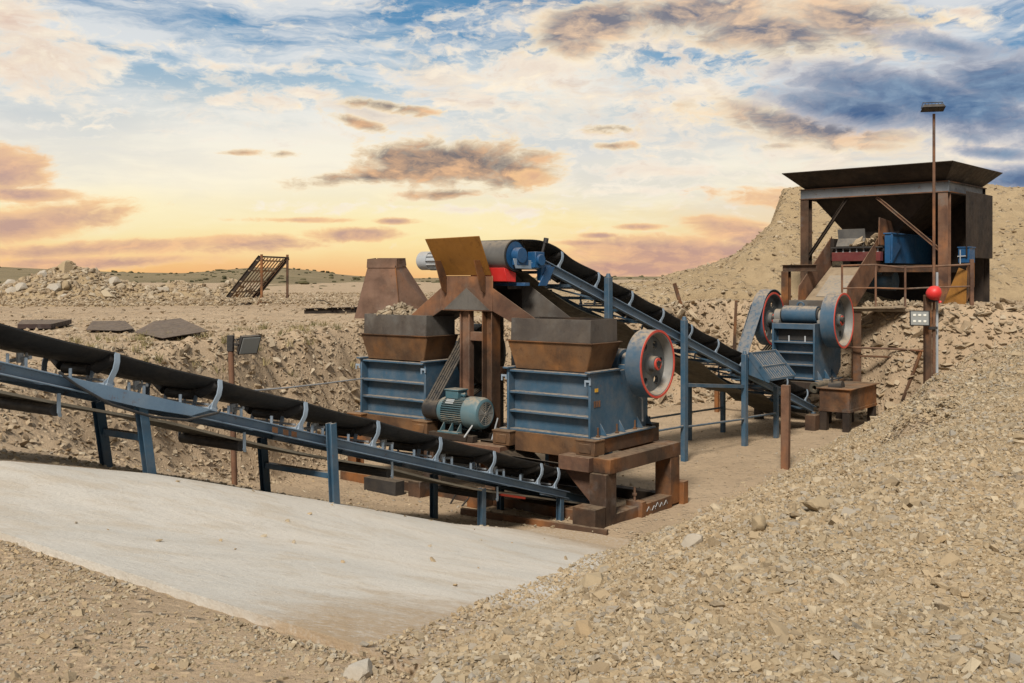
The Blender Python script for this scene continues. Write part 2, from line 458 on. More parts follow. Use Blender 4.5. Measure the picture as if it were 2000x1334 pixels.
def ramp_z(X, Y):
    x, y = toF(X, Y)
    w = sstep(-.3, 2.6, x)
    return np.interp(y, RY, RL)*(1-w)+np.interp(y, RY, RR)*w
def rim_z(X, Y):
    left = np.maximum(sstep(1.5, -3.5, X)*sstep(5, 9, Y), sstep(17, 22, Y))
    s = 2.12+.22*left+.42*sstep(2, 6, X)*sstep(19, 24, Y)
    return s
def base_z(X, Y):
    r = ramp_z(X, Y); s = rim_z(X, Y)
    ins = inside(X, Y, PIT)
    d = np.where(ins, 0, seg_dist(X, Y, PIT, True))
    dj = d+.35*fbm(X*.9, Y*.9, 4, 5)*sstep(0.02, .5, d)
    w = 1.15+.5*vnoise(X*.35, Y*.35, 3)
    return r+(s-r)*sstep(0, 1, dj/w), d, ins
def on_pad(X, Y):
    x, y = toF(X, Y)
    x = x-np.interp(y, [-9.65, -8.2, -7.0, -5.0, 0], [.17, .22, .34, .02, 0])
    return sstep(-.45, -.2, x)*sstep(-9.75, -9.6, y)*sstep(-.2, -.7, y)*sstep(6.5, 6.2, x)
def ground_z(X, Y):
    X = np.asarray(X, float); Y = np.asarray(Y, float)
    z, d, ins = base_z(X, Y)
    face = sstep(0, .25, d)*sstep(2.6, 1.2, d)*sstep(20, 10, np.hypot(X, Y)-14)
    z = z+face*(.26*(ridge(X*1.1, Y*1.1, 5, 21)-.55)+.10*fbm(X*4, Y*4, 3, 8))
    out = sstep(.8, 2.5, d)
    z = z+out*(.07*fbm(X*.5, Y*.5, 4, 31)+.03*fbm(X*2.5, Y*2.5, 3, 12))
    z = z+(1-out)*(1-face)*.022*fbm(X*1.4, Y*1.4, 4, 9)*(1-on_pad(X, Y))-.03*on_pad(X, Y)
    _, yf_ = toF(X, Y)
    z = z+.012*sstep(-10.4, -9.9, yf_)*sstep(-9.55, -9.66, yf_)
    far = np.hypot(X, Y-20)
    z = z+sstep(45, 110, far)*.5
    return z
def heap_z(X, Y):
    X = np.asarray(X, float); Y = np.asarray(Y, float)
    d = seg_dist(X, Y, TOE+BACK)*np.where(inside(X, Y, HEAP), 1, -1)
    g, _, _ = base_z(X, Y)
    r = ramp_z(X, Y)
    top = 2.24+.027*np.clip(Y, 0, 20)+.05*np.clip(X-4, 0, 12)*sstep(8, 14, Y)
    d2 = d+.18*fbm(X*.7, Y*.7, 3, 41)+.05*fbm(X*3, Y*3, 3, 42)
    a = r+.60*d2; k = .35
    hh = np.clip(.5+.5*(top-a)/k, 0, 1)
    z = top*(1-hh)+a*hh-k*hh*(1-hh)
    z = z+sstep(-.2, .5, d)*(.05*fbm(X*.8, Y*.8, 4, 44)+.03*fbm(X*3.2, Y*3.2, 3, 45))
    return np.where(d < 0, r+.6*d-.04, z)
def hill_z(X, Y):
    """the spoil hill behind the feed hopper"""
    X = np.asarray(X, float); Y = np.asarray(Y, float)
    jx = X+.55*fbm(X*.3, Y*.3, 3, 51); jy = Y+.9*fbm(X*.22, Y*.22, 3, 52)
    jx = jx-np.clip(Y-37, 0, 30)*.27
    side = np.interp(jx, [.5, 3.4, 5.2, 7.2, 8.4, 9.2, 9.62, 10.2, 14, 22, 40], [0, .5, .65, 1.2, 2.0, 2.75, 4.15, 4.25, 4.2, 4.1, 3.6])
    front = np.interp(jy-.12*np.clip(X-11, 0, 12)*-1.6, [26.5, 29.5, 34.5, 37.5, 39, 52, 70], [-1.5, 0, 2.3, 3.6, 4.7, 4.7, 2])
    k = .5
    h = np.clip(.5+.5*(front-side)/k, 0, 1)
    z = front*(1-h)+side*h-k*h*(1-h)
    n = sstep(0, .8, z)
    z = z+n*(.22*fbm(X*.5, Y*.5, 5, 53)+.34*(ridge(X*1.1+.5*Y, Y*.25, 4, 54)-.6)+.10*fbm(X*2.6, Y*2.6, 3, 55))
    ins = inside(X, Y, PIT); d = seg_dist(X, Y, WALL)*np.where(ins, -1, 1)
    return np.minimum(2.62+z, np.where(d < 1.3, -3.0, 99)+0*z) if False else 2.62+z-sstep(1.9, 1.0, d)*4-(sstep(45, 20, X)*0)

def axis(fine0, fine1, step, lo, hi, g=1.22):
    a = list(np.arange(fine0, fine1+step/2, step)); s = step
    while a[-1] < hi: s *= g; a.append(a[-1]+s)
    s = step; b = []; v = fine0
    while v > lo: s *= g; v -= s; b.append(v)
    return np.array(b[::-1]+a)
def grid_mesh(name, xs, ys, zf, mat, keep=None, smooth=True):
    Xg, Yg = np.meshgrid(xs, ys)
    Z = zf(Xg, Yg)
    nx, ny = len(xs), len(ys)
    v = np.stack([Xg.ravel(), Yg.ravel(), Z.ravel()], 1)
    i = (np.arange(ny-1)[:, None]*nx+np.arange(nx-1)[None]).ravel()
    f = np.stack([i, i+1, i+1+nx, i+nx], 1)
    if keep is not None:
        k = keep(Xg, Yg, Z).ravel()
        f = f[k[f].any(1)]
        used = np.unique(f); rm = np.full(len(v), -1); rm[used] = np.arange(len(used))
        v = v[used]; f = rm[f]
    return np_mesh(name, v, f, mat, smooth=smooth)

ground = grid_mesh('ground', axis(-13, 14, .1, -900, 900), axis(0, 33, .1, -60, 1500), ground_z, M['ground'])
tag(ground, 'sandy stony quarry floor with a sloping way down to the machines', 'ground', kind='structure')

def pad_build():
    xs = np.linspace(-.27, 6.3, 46); ys = np.linspace(-9.65, -.62, 80)
    xg, yg = np.meshgrid(xs, ys)
    ex = np.interp(yg, [-9.65, -8.2, -7.0, -5.0, 0], [-.10, -.05, .07, -.25, -.27])+.03*fbm(yg*.8, xg*0+3, 3, 61)
    xg = xg+(ex+.27)*(6.3-xg)/6.57
    X = FO[0]+xg*CT+yg*ST; Y = FO[1]-xg*ST+yg*CT
    Z = ramp_z(X, Y)+.024+.006*fbm(X*.8, Y*.8, 3, 62)-.03*sstep(-1.6, -.62, yg)
    nx, ny = len(xs), len(ys)
    top = np.stack([X.ravel(), Y.ravel(), Z.ravel()], 1); bot = top-np.array([0, 0, .16])
    v = np.vstack([top, bot]); n = nx*ny
    i = (np.arange(ny-1)[:, None]*nx+np.arange(nx-1)[None]).ravel()
    f = [np.stack([i, i+1, i+1+nx, i+nx], 1), np.stack([i+nx, i+1+nx, i+1, i], 1)+n]
    def skirt(idx):
        a, b = idx[:-1], idx[1:]
        return np.stack([a, a+n, b+n, b], 1)
    f += [skirt(np.arange(nx)), skirt(np.arange(nx)[::-1]+(ny-1)*nx), skirt(np.arange(ny)[::-1]*nx), skirt(np.arange(ny)*nx+nx-1)]
    o = np_mesh('pavement', v, np.vstack(f), M['pad'], smooth=False)
    return tag(o, 'pale dusty concrete slab sloping down towards the crushers', 'concrete slab', kind='structure')
pad_build()

def near_heap():
    xs = axis(-1.6, 12, .085, -2, 44, 1.12); ys = axis(1.2, 23.6, .085, -8, 24, 1.12)
    return grid_mesh('gravel_heap', xs, ys, heap_z, M['gravel_bed'], keep=lambda X, Y, Z: seg_dist(X, Y, TOE+BACK)*np.where(inside(X, Y, HEAP), 1, -1) > -.15)
hp = near_heap()
tag(hp, 'long bank of crushed tan gravel sloping down on the right', 'gravel', kind='stuff')
hl = grid_mesh('hill', axis(-1, 34, .16, -3, 60, 1.2), axis(26, 52, .16, 25.5, 75, 1.2), hill_z, M['hill'], keep=lambda X, Y, Z: Z > ground_z(X, Y)-.4)
tag(hl, 'tall flat topped spoil hill of sandy earth behind the feed hopper', 'hill', kind='structure')

def far_z(X, Y):
    r = np.hypot(X, Y); px = 1000+2000*np.tan(np.clip(np.arctan2(X, np.maximum(Y, 1)), -1.2, 1.2))
    px = np.where(Y < 1, np.sign(X)*6000, px)
    e = np.interp(px, [-3000, -600, 0, 120, 250, 360, 440, 510, 570, 640, 700, 780, 900, 1200, 1290, 1400, 2000, 3500],
                  [14, 10, 19, 15, 10, 9, 15, 20, 18, 11, 4, 0, 1, 3, 4, 3, 7, 10])
    crest = CAM_H+e/2000*330
    near = 2.2
    t = sstep(42, 330, r)
    z = near+(crest-near)*t**1.25+sstep(60, 150, r)*(.5*fbm(X*.02, Y*.02, 4, 71)+.25*fbm(X*.09, Y*.09, 3, 72))
    return z-sstep(330, 700, r)*9-sstep(52, 44, r)*.8
fh = grid_mesh('distant_hills', axis(-190, 190, 2.0, -800, 800, 1.15), axis(40, 345, 2.0, 30, 900, 1.15), far_z, M['far'], keep=lambda X, Y, Z: np.hypot(X, Y) > 42)
tag(fh, 'low scrubby desert hills along the horizon', 'hills', kind='structure')

# ------------------------------------------------------------------ loose stones (uncountable gravel and rubble)
_ph = (1+5**.5)/2
ICO = np.array([(-1, _ph, 0), (1, _ph, 0), (-1, -_ph, 0), (1, -_ph, 0), (0, -1, _ph), (0, 1, _ph), (0, -1, -_ph), (0, 1, -_ph), (_ph, 0, -1), (_ph, 0, 1), (-_ph, 0, -1), (-_ph, 0, 1)], float)/math.hypot(1, _ph)
ICF = np.array([(0, 11, 5), (0, 5, 1), (0, 1, 7), (0, 7, 10), (0, 10, 11), (1, 5, 9), (5, 11, 4), (11, 10, 2), (10, 7, 6), (7, 1, 8), (3, 9, 4), (3, 4, 2), (3, 2, 6), (3, 6, 8), (3, 8, 9), (4, 9, 5), (2, 4, 11), (6, 2, 10), (8, 6, 7), (9, 8, 1)])
def rand_rot(n, tilt):
    az = RNG.uniform(0, 2*np.pi, n); tx = RNG.normal(0, tilt, n); ty = RNG.normal(0, tilt, n)
    cz, sz = np.cos(az), np.sin(az); cx, sx = np.cos(tx), np.sin(tx); cy, sy = np.cos(ty), np.sin(ty)
    Z = np.zeros((n, 3, 3)); Z[:, 0, 0] = cz; Z[:, 0, 1] = -sz; Z[:, 1, 0] = sz; Z[:, 1, 1] = cz; Z[:, 2, 2] = 1
    X = np.zeros((n, 3, 3)); X[:, 0, 0] = 1; X[:, 1, 1] = cx; X[:, 1, 2] = -sx; X[:, 2, 1] = sx; X[:, 2, 2] = cx
    Y = np.zeros((n, 3, 3)); Y[:, 1, 1] = 1; Y[:, 0, 0] = cy; Y[:, 0, 2] = sy; Y[:, 2, 0] = -sy; Y[:, 2, 2] = cy
    return X@Y@Z
CUB = np.array([(a, b, c) for c in (-1, 1) for b in (-1, 1) for a in (-1, 1)], float)*.68
CUF = np.array([(0, 2, 3), (0, 3, 1), (4, 5, 7), (4, 7, 6), (0, 1, 5), (0, 5, 4), (1, 3, 7), (1, 7, 5), (3, 2, 6), (3, 6, 7), (2, 0, 4), (2, 4, 6)])
def stones(name, X, Y, zf, size, mat, flat=(.3, .7), tilt=.45, jit=.3, sink=.25, long=(1.0, 1.9), lowpoly=False):
    n = len(X); Z = zf(X, Y)
    B, F = (CUB, CUF) if lowpoly else (ICO, ICF); nv = len(B)
    if lowpoly: jit = .32
    v = B[None]*(1+RNG.uniform(-jit, jit, (n, nv, 1)))+RNG.uniform(-jit, jit, (n, nv, 3))*.45
    fl = RNG.uniform(*flat, n); lo = RNG.uniform(*long, n)
    sc = np.stack([size*lo, size, size*fl], 1)*.5
    v = np.einsum('nij,nkj->nki', rand_rot(n, tilt), v*sc[:, None])
    v = v+np.stack([X, Y, Z+sc[:, 2]*(1-2*sink)], 1)[:, None]
    f = (F[None]+(np.arange(n)*nv)[:, None, None]).reshape(-1, 3)
    return np_mesh(name, v.reshape(-1, 3), f, mat, {'rnd': np.repeat(RNG.uniform(0, 1, n), nv)})
def logu(n, a, b): return np.exp(RNG.uniform(math.log(a), math.log(b), n))
def polar(n, r0, r1, a0, a1, p):
    """ground points round the viewer's spot, thinning out with distance"""
    u = RNG.uniform(0, 1, n); r = (r0**p+u*(r1**p-r0**p))**(1/p); a = RNG.uniform(R(a0), R(a1), n)
    return r*np.sin(a), r*np.cos(a)
X, Y = polar(660000, 1.7, 27, -22, 50, .8)
k = inside(X, Y, HEAP) & (seg_dist(X, Y, TOE+BACK) > .03) | (inside(X, Y, HEAP) == False) & (seg_dist(X, Y, TOE) < .22) & (RNG.uniform(0, 1, len(X)) < .25)
X, Y = X[k], Y[k]
rr = np.hypot(X, Y)
sz = np.exp(RNG.normal(math.log(.0088), .42, len(X)))*(1+rr*.075)*(.75+.6*vnoise(X*1.3, Y*1.3, 97))
zz = lambda x, y: np.maximum(heap_z(x, y), ground_z(x, y)+.056*on_pad(x, y))
st = stones('gravel', X, Y, zz, sz, M['gravel'], flat=(.35, .85), sink=.34, long=(1, 1.6), lowpoly=True)
tag(st, 'angular crushed limestone chips covering the gravel bank', 'gravel', kind='stuff')
k = RNG.uniform(0, 1, len(X)) < .012
st = stones('gravel', X[k], Y[k], zz, sz[k]*RNG.uniform(1.6, 2.6, k.sum()), M['gravel'], flat=(.4, .8), sink=.4, jit=.22)
tag(st, 'larger stones mixed into the gravel bank', 'gravel', kind='stuff')
# coarse gravel before the slab, grit along its edges and over the pit floor
X, Y = polar(120000, 2.0, 9, -50, 8, .8)
xf, yf = toF(X, Y)
k = ((yf < -9.70) & ~inside(X, Y, HEAP)) & (vnoise(X*2.3, Y*2.3, 77)*.7+RNG.uniform(0, 1, len(X))*.6 > .60)
X, Y = X[k], Y[k]
st = stones('gravel', X, Y, ground_z, np.exp(RNG.normal(math.log(.0088), .42, len(X)))*(1+np.hypot(X, Y)*.04), M['gravel'], flat=(.35, .85), sink=.4, long=(1, 1.6), lowpoly=True)
tag(st, 'brown gritty gravel spread in front of the concrete slab edge', 'gravel', kind='stuff')
X = RNG.uniform(-9, 9, 42000); Y = RNG.uniform(5, 29, 42000)
xf, yf = toF(X, Y)
strip = np.exp(-((xf+.75)/.75)**2)*(yf < 1)*.9+np.exp(-((yf+.5)/.5)**2)*(np.abs(xf) < 4)*.5+.13
k = inside(X, Y, PIT) & ~inside(X, Y, HEAP) & (RNG.uniform(0, 1, len(X)) < strip) & ~((xf > -.3) & (yf < -.55) & (RNG.uniform(0, 1, len(X)) < .93))
X, Y = X[k], Y[k]
zz = lambda x, y: ground_z(x, y)+.056*on_pad(x, y)
st = stones('gravel', X, Y, zz, logu(len(X), .014, .055), M['gravel'], sink=.4)
tag(st, 'scattered grit and small stones on the dirt around the machines', 'gravel', kind='stuff')
# rubble on the pit walls
X = RNG.uniform(-9, 13.5, 120000); Y = RNG.uniform(6, 31, 120000)
dd = seg_dist(X, Y, WALL)*np.where(inside(X, Y, PIT), -1, 1)
k = (dd > -.2) & (dd < 2.6) & ~inside(X, Y, HEAP) & (RNG.uniform(0, 1, len(X)) < np.where(dd < 0, .12, np.where(dd < 1.6, .95, .35))*(.35+.65*sstep(.3, .6, vnoise(X*1.1, Y*1.1, 95))))
X, Y = X[k], Y[k]; dd = dd[k]
st = stones('rubble', X, Y, ground_z, logu(len(X), .022, .10)*np.where(dd < 1.4, 1, .7)*(1+.6*sstep(0, 5, X))*np.where(RNG.uniform(0, 1, len(X)) < .03, 2.2, 1)*(.75+.02*Y), M['rubble'], flat=(.18, .55), tilt=.5, jit=.33, sink=.45)
tag(st, 'broken limestone rubble on the earth banks round the pit', 'rubble', kind='stuff')
# stony terrace
X, Y = polar(60000, 9, 60, -52, 40, 1.0)
dd = seg_dist(X, Y, WALL)
k = ~inside(X, Y, PIT) & ~inside(X, Y, HEAP) & (dd > 1.0) & (RNG.uniform(0, 1, len(X)) < .25+.9*sstep(.35, .7, vnoise(X*.25, Y*.25, 91)))
X, Y = X[k], Y[k]
zz = lambda x, y: np.maximum(ground_z(x, y), hill_z(x, y))
st = stones('rubble', X, Y, zz, logu(len(X), .02, .085)*(1+np.hypot(X, Y)*.012), M['rubble'], sink=.4)
tag(st, 'flat stones strewn over the terrace above the pit', 'rubble', kind='stuff')
X = RNG.uniform(2, 34, 15000); Y = RNG.uniform(27, 42, 15000)
hz = hill_z(X, Y); k = (hz > ground_z(X, Y)+.05) & (RNG.uniform(0, 1, len(X)) < .2+.8*sstep(.4, .75, vnoise(X*.4, Y*.4, 93)))
X, Y = X[k], Y[k]
st = stones('rubble', X, Y, hill_z, logu(len(X), .03, .17), M['rubble'], sink=.5)
tag(st, 'stones bedded in the slopes of the spoil hill', 'rubble', kind='stuff')

# the low rock dump on the left
def dump_z(X, Y):
    X = np.asarray(X, float); Y = np.asarray(Y, float)
    z = 0
    for cx, cy, rx, ry, h in [(-18.3, 42.5, 4.6, 4.2, 1.75), (-22.8, 42, 4, 3.6, 1.3), (-14.2, 43.5, 3.8, 3.2, 1.05), (-27, 42, 4, 3.6, 1.35), (-12.0, 44, 2.0, 2.4, 1.05), (-16.4, 42, 2.6, 2.6, 1.0)]:
        q = np.hypot((X-cx)/rx, (Y-cy)/ry)
        z = np.maximum(z, h*np.clip(1-q, 0, 1))
    return ground_z(X, Y)-.06+z*1.0+sstep(.05, .5, z)*.22*fbm(X*1.1, Y*1.1, 4, 81)
dm = grid_mesh('rubble_heap', np.arange(-33, -9, .18), np.arange(37, 48, .18), dump_z, M['hill'], keep=lambda X, Y, Z: Z > ground_z(X, Y)-.03)
tag(dm, 'long low dump of pale quarry rock on the far left', 'rubble heap', kind='stuff')
X = RNG.uniform(-32, -9.5, 9000); Y = RNG.uniform(37.5, 46, 9000)
k = dump_z(X, Y) > ground_z(X, Y)+.02
X, Y = X[k], Y[k]
st = stones('rubble', X, Y, dump_z, logu(len(X), .05, .24), M['rubble'], flat=(.5, .95), sink=.3)
tag(st, 'rock fragments lying all over the rock dump', 'rubble', kind='stuff')
# distant scrub
X, Y = polar(700, 75, 330, -30, 30, 1.0)
st = stones('scrub', X, Y, far_z, logu(len(X), .3, .8)*(.6+np.hypot(X, Y)*.0035), M['scrub'], flat=(.35, .6), tilt=.1, sink=.2, jit=.4, long=(1, 2.4))
tag(st, 'low dark desert scrub dotting the distant hills', 'scrub', kind='stuff')
# ------------------------------------------------------------------ sky, sun, camera
SUN_EL, SUN_AZ = R(46), R(197)          # azimuth from +Y clockwise: the light comes over the viewer's left shoulder
def sky_build():
    w = bpy.data.worlds.new('World'); S.world = w; w.use_nodes = True
    w.node_tree.nodes.clear(); t = NT(w.node_tree)
    d = t.n('TexCoord', out=0)
    sx = t.n('SeparateXYZ', {0: d}, out=None)
    dx, dy, dz = sx.outputs
    az = t.m('ARCTAN2', dx, dy)
    hor = t.m('MAXIMUM', t.m('SQRT', t.m('ADD', t.m('MULTIPLY', dx, dx), t.m('MULTIPLY', dy, dy))), .001)
    el = t.m('ARCTANGENT', t.m('DIVIDE', dz, hor))
    P = t.n('CombineXYZ', {0: az, 1: el, 2: 0.0})
    def pos(px, py):
        a = math.atan((px-1000)/2000); return a, math.atan((545-py)/2000*math.cos(a))
    Q = t.vm('MULTIPLY', P, (1.0, 2.2, 1.0))
    wv = t.vm('SUBTRACT', t.noise(Q, 7, 5, .6, out=1), (.5, .5, .5))
    Qw = t.vm('ADD', Q, t.vm('MULTIPLY', wv, (.09, .09, 0)))
    SH = (.010, -.030, 0)                                  # towards the low sun behind the clouds
    n1 = t.noise(Qw, 11, 10, .60)
    n1b = t.noise(t.vm('ADD', Qw, SH), 11, 5, .60)
    n2 = t.noise(t.n('VectorRotate', {0: t.vm('MULTIPLY', Qw, (.45, 1.5, 1)), 1: (0, 0, 0), 3: R(-9)}, rotation_type='Z_AXIS'), 9, 10, .62)
    n3 = t.noise(t.vm('ADD', Qw, (3.1, 1.7, 0)), 38, 8, .62)
    n3b = t.noise(t.vm('ADD', Qw, (3.1+SH[0]*.4, 1.7+SH[1]*.4, 0)), 38, 5, .62)
    n5 = t.noise(t.vm('ADD', Q, (9.1, 4.7, 0)), 4.5, 5, .55)
    lit = t.m('ADD', .36, t.m('ADD', t.m('MULTIPLY', t.m('SUBTRACT', n1, n1b), 3.2), t.m('MULTIPLY', t.m('SUBTRACT', n3, n3b), 1.8)), clamp=True)
    nish = t.n('TexSky', sky_type='NISHITA', sun_disc=False, sun_elevation=SUN_EL, sun_rotation=SUN_AZ, air_density=1.0, dust_density=1.5, ozone_density=2.0)
    elj = t.m('ADD', el, t.m('MULTIPLY', t.m('SUBTRACT', n5, .5), .10))
    f01 = t.m('DIVIDE', t.m('MAXIMUM', elj, 0.0), .60)
    g1 = t.ramp(f01, [(0, lin(250, 182, 118)), (.035, lin(253, 202, 132)), (.085, lin(255, 230, 168)), (.14, lin(255, 240, 210)), (.22, lin(240, 236, 228)), (.30, lin(160, 192, 212)), (.40, lin(78, 138, 182)), (.7, lin(96, 140, 178)), (1, lin(110, 145, 178))])
    g2 = t.ramp(f01, [(0, lin(208, 164, 150)), (.05, lin(232, 188, 162)), (.11, lin(248, 214, 176)), (.18, lin(226, 214, 206)), (.26, lin(150, 184, 206)), (.34, lin(66, 136, 184)), (.45, lin(20, 108, 166)), (.7, lin(70, 125, 170)), (1, lin(110, 145, 178))])
    col = t.mix(t.rng(az, .08, .42), g1, g2)
    col = t.mix(.10, col, t.mix(1.0, nish, (.1, .1, .1, 1), 'MULTIPLY'))
    def glow(px, py, rx, ry): 
        c = pos(px, py)
        return t.m('SUBTRACT', 1.0, t.rng(t.vm('LENGTH', t.vm('MULTIPLY', t.vm('SUBTRACT', P, (c[0], c[1], 0)), (2000/rx, 2000/ry, 0)), out=1), 0.0, 1.0))
    # high veil in long streaks
    wis = t.m('MULTIPLY', t.rng(t.m('SUBTRACT', n2, t.rng(el, .12, .26, 0, .035)), .38, .60), t.rng(el, .01, .07))
    col = t.mix(t.m('MULTIPLY', wis, .82), col, t.mix(t.rng(el, .05, .19), lin(255, 244, 214), lin(234, 234, 232)))
    wis2 = t.m('MULTIPLY', t.rng(t.m('ADD', t.m('MULTIPLY', n2, -.6), n5), .10, .30), t.m('MULTIPLY', t.rng(el, .03, .10), t.rng(el, .22, .15)))
    col = t.mix(t.m('MULTIPLY', wis2, .45), col, lin(205, 206, 204))
    col = t.mix(t.m('MULTIPLY', glow(560, 340, 680, 200), .5), col, lin(255, 247, 226))
    col = t.mix(t.m('MULTIPLY', glow(720, 445, 700, 120), .6), col, lin(255, 236, 170))
    col = t.mix(t.m('MULTIPLY', glow(230, 410, 260, 60), .6), col, lin(255, 240, 190))
    col = t.mix(t.m('MULTIPLY', glow(1090, 170, 260, 130), .5), col, lin(255, 244, 222))
    def blobs(lst):
        out = None
        for px, py, rx, ry, a, s in lst:
            c = pos(px, py)
            v = t.vm('SUBTRACT', P, (c[0], c[1], 0))
            if a:
                v = t.n('VectorRotate', {0: v, 1: (0, 0, 0), 3: R(a)}, rotation_type='Z_AXIS')
            q = t.vm('LENGTH', t.vm('MULTIPLY', v, (2000/rx, 2000/ry, 0)), out=1)
            o = t.m('MAXIMUM', t.m('MULTIPLY', t.m('SUBTRACT', 1.0, q), s), -1.2)
            out = o if out is None else t.m('MAXIMUM', out, o)
        return out
    def layer(col, mask, nz, amp, edge, lite, core, soft=.6, opa=.95):
        m = t.m('ADD', mask, t.m('MULTIPLY', t.m('SUBTRACT', nz, .5), amp))
        a = t.m('MULTIPLY', t.rng(m, .0, soft*.6), opa)
        body = t.mix(lit, core, lite)
        c = t.mix(t.rng(m, .05, .15+soft), edge, body)
        return t.mix(a, col, c)
    fine = t.m('ADD', t.m('MULTIPLY', n1, .55), t.m('MULTIPLY', n3, .45))
    flat = t.m('ADD', t.m('MULTIPLY', n2, .6), t.m('MULTIPLY', n3, .4))
    # grey veils behind
    m = blobs([(1230, 45, 420, 95, -4, 1.0), (1560, 50, 300, 100, 8, 1.0), (860, 165, 190, 60, 10, .8), (740, 225, 170, 30, 14, .8), (1560, 260, 420, 80, 10, 1.0)])
    col = layer(col, m, fine, 4.2, lin(246, 228, 204), lin(232, 208, 184), lin(178, 172, 174), soft=1.3, opa=.85)
    # pale cumulus
    m = blobs([(60, 120, 190, 90, 0, 1), (15, 30, 120, 60, 0, 1), (215, 118, 60, 22, 0, .7), (250, 88, 120, 14, -8, .6), (435, 130, 50, 14, 0, .8), (500, 196, 130, 22, 0, .9), (600, 182, 90, 16, 0, .8), (560, 130, 60, 10, 0, .6), (1060, 130, 200, 70, 0, .9), (960, 190, 160, 40, 0, .7), (1300, 140, 130, 24, 0, .8), (1540, 90, 190, 26, 12, .7), (1250, 205, 90, 14, 0, .6), (1380, 190, 130, 40, 8, .8), (1670, 150, 60, 14, 0, .8), (1780, 60, 90, 18, 14, .8), (1880, 20, 60, 14, 12, .7), (1330, 335, 260, 24, 4, .7), (1560, 290, 190, 26, 4, .7), (1900, 290, 120, 30, 0, .7), (1160, 260, 90, 18, 0, .7), (900, 410, 300, 14, 0, .6), (1200, 375, 200, 14, 0, .6)])
    col = layer(col, m, fine, 4.5, lin(252, 242, 224), lin(255, 238, 212), lin(226, 196, 176), soft=1.0, opa=.88)
    m = blobs([(1150, 190, 620, 210, 4, .75), (520, 190, 330, 90, 0, .55), (1600, 130, 380, 120, 12, .6)])
    tiny = t.m('ADD', t.m('MULTIPLY', n3, .75), t.m('MULTIPLY', n1, .25))
    col = layer(col, m, tiny, 5.5, lin(250, 242, 228), lin(255, 240, 216), lin(206, 190, 182), soft=1.3, opa=.62)
    # the big grey bank in the middle and stray scraps
    m = blobs([(890, 318, 230, 60, 0, 1.3), (1000, 340, 120, 46, 0, 1.1), (740, 342, 190, 22, -6, 1.1), (860, 380, 120, 16, -4, .9), (770, 208, 130, 16, 8, .8), (700, 240, 90, 12, 14, .7), (545, 300, 60, 10, 0, .6), (480, 298, 60, 8, 0, .6), (1190, 285, 60, 10, 0, .6), (1180, 250, 60, 12, 0, .7)])
    col = layer(col, m, fine, 3.4, lin(255, 234, 198), lin(232, 184, 140), lin(116, 108, 110), soft=.7)
    m = blobs([(1160, 45, 190, 54, -14, 1.4), (1130, 90, 80, 36, 0, 1.1), (1340, 25, 250, 52, 0, 1.35), (1510, 60, 230, 56, 6, 1.4), (1640, 40, 190, 66, 10, 1.3), (1590, 240, 290, 56, 7, 1.45), (1470, 215, 130, 34, 10, 1.0), (1690, 285, 150, 20, 4, .8), (1520, 285, 90, 12, 0, .7)])
    col = layer(col, m, fine, 3.4, lin(255, 238, 208), lin(238, 204, 170), lin(118, 120, 134), soft=.85)
    # the dark slate bank on the right
    m = blobs([(1830, 200, 330, 74, 14, 1.3), (1985, 165, 220, 80, 10, 1.25), (1985, 350, 130, 34, 0, 1.2), (1690, 212, 280, 46, 8, 1.2), (1850, 90, 160, 30, 14, .9), (1950, 300, 120, 16, 8, .8)])
    col = layer(col, m, fine, 2.6, lin(206, 204, 208), lin(118, 146, 176), lin(62, 98, 142), soft=.9, opa=.92)
    # mauve bars low down
    m = blobs([(40, 440, 230, 40, -8, 1.1), (230, 482, 350, 20, -4, 1.0), (480, 474, 160, 22, 0, 1.0), (160, 514, 230, 16, -2, 1.0), (0, 330, 100, 50, 0, .95), (30, 380, 120, 16, 0, .9), (690, 458, 120, 20, 0, 1.15), (770, 432, 60, 8, 0, .8), (1330, 500, 280, 50, 2, 1.25), (1440, 450, 150, 40, 14, 1.1), (1250, 443, 70, 9, 0, 1.0), (1140, 475, 80, 8, 0, .9), (1240, 525, 340, 30, 0, 1.2), (1170, 460, 50, 8, 0, .9), (590, 430, 150, 8, 0, .7), (1040, 345, 50, 30, 0, .6), (1660, 400, 300, 30, 4, .8), (1000, 520, 200, 10, 0, .6)])
    col = layer(col, m, flat, 2.8, lin(253, 208, 152), lin(240, 190, 148), lin(190, 152, 142), soft=.7, opa=.9)
    # what lies behind the viewer and overhead: broken bright cloud over blue
    back = t.rng(t.m('ABSOLUTE', az), .6, 1.1)
    over = t.m('MAXIMUM', back, t.rng(el, .32, .6))
    n4 = t.noise(d, 2.2, 7, .6)
    cb = t.mix(t.rng(n4, .38, .62), lin(105, 128, 155), lin(205, 196, 180))
    col = t.mix(over, col, cb)
    low = t.rng(el, -.02, .0)
    col = t.mix(low, (.30, .24, .17, 1), col)
    bg = t.n('Background', {0: t.mix(1.0, col, (10, 10, 10, 1), 'MULTIPLY'), 1: .1})
    o = t.t.nodes.new('ShaderNodeOutputWorld'); t.t.links.new(bg, o.inputs[0])
    w.cycles.sampling_method = 'MANUAL'; w.cycles.sample_map_resolution = 512
sky_build()
sun = bpy.data.lights.new('sun', 'SUN'); sun.energy = 4.3; sun.angle = R(13); sun.color = (1, .92, .81)
so = bpy.data.objects.new('sun', sun); C.objects.link(so)
sv = Vector((math.sin(SUN_AZ)*math.cos(SUN_EL), math.cos(SUN_AZ)*math.cos(SUN_EL), math.sin(SUN_EL)))
so.rotation_euler = sv.to_track_quat('Z', 'Y').to_euler()
cam = bpy.data.cameras.new('camera'); co = bpy.data.objects.new('camera', cam); C.objects.link(co)
co.location = (0, 0, CAM_H); co.rotation_euler = (R(90), 0, 0)
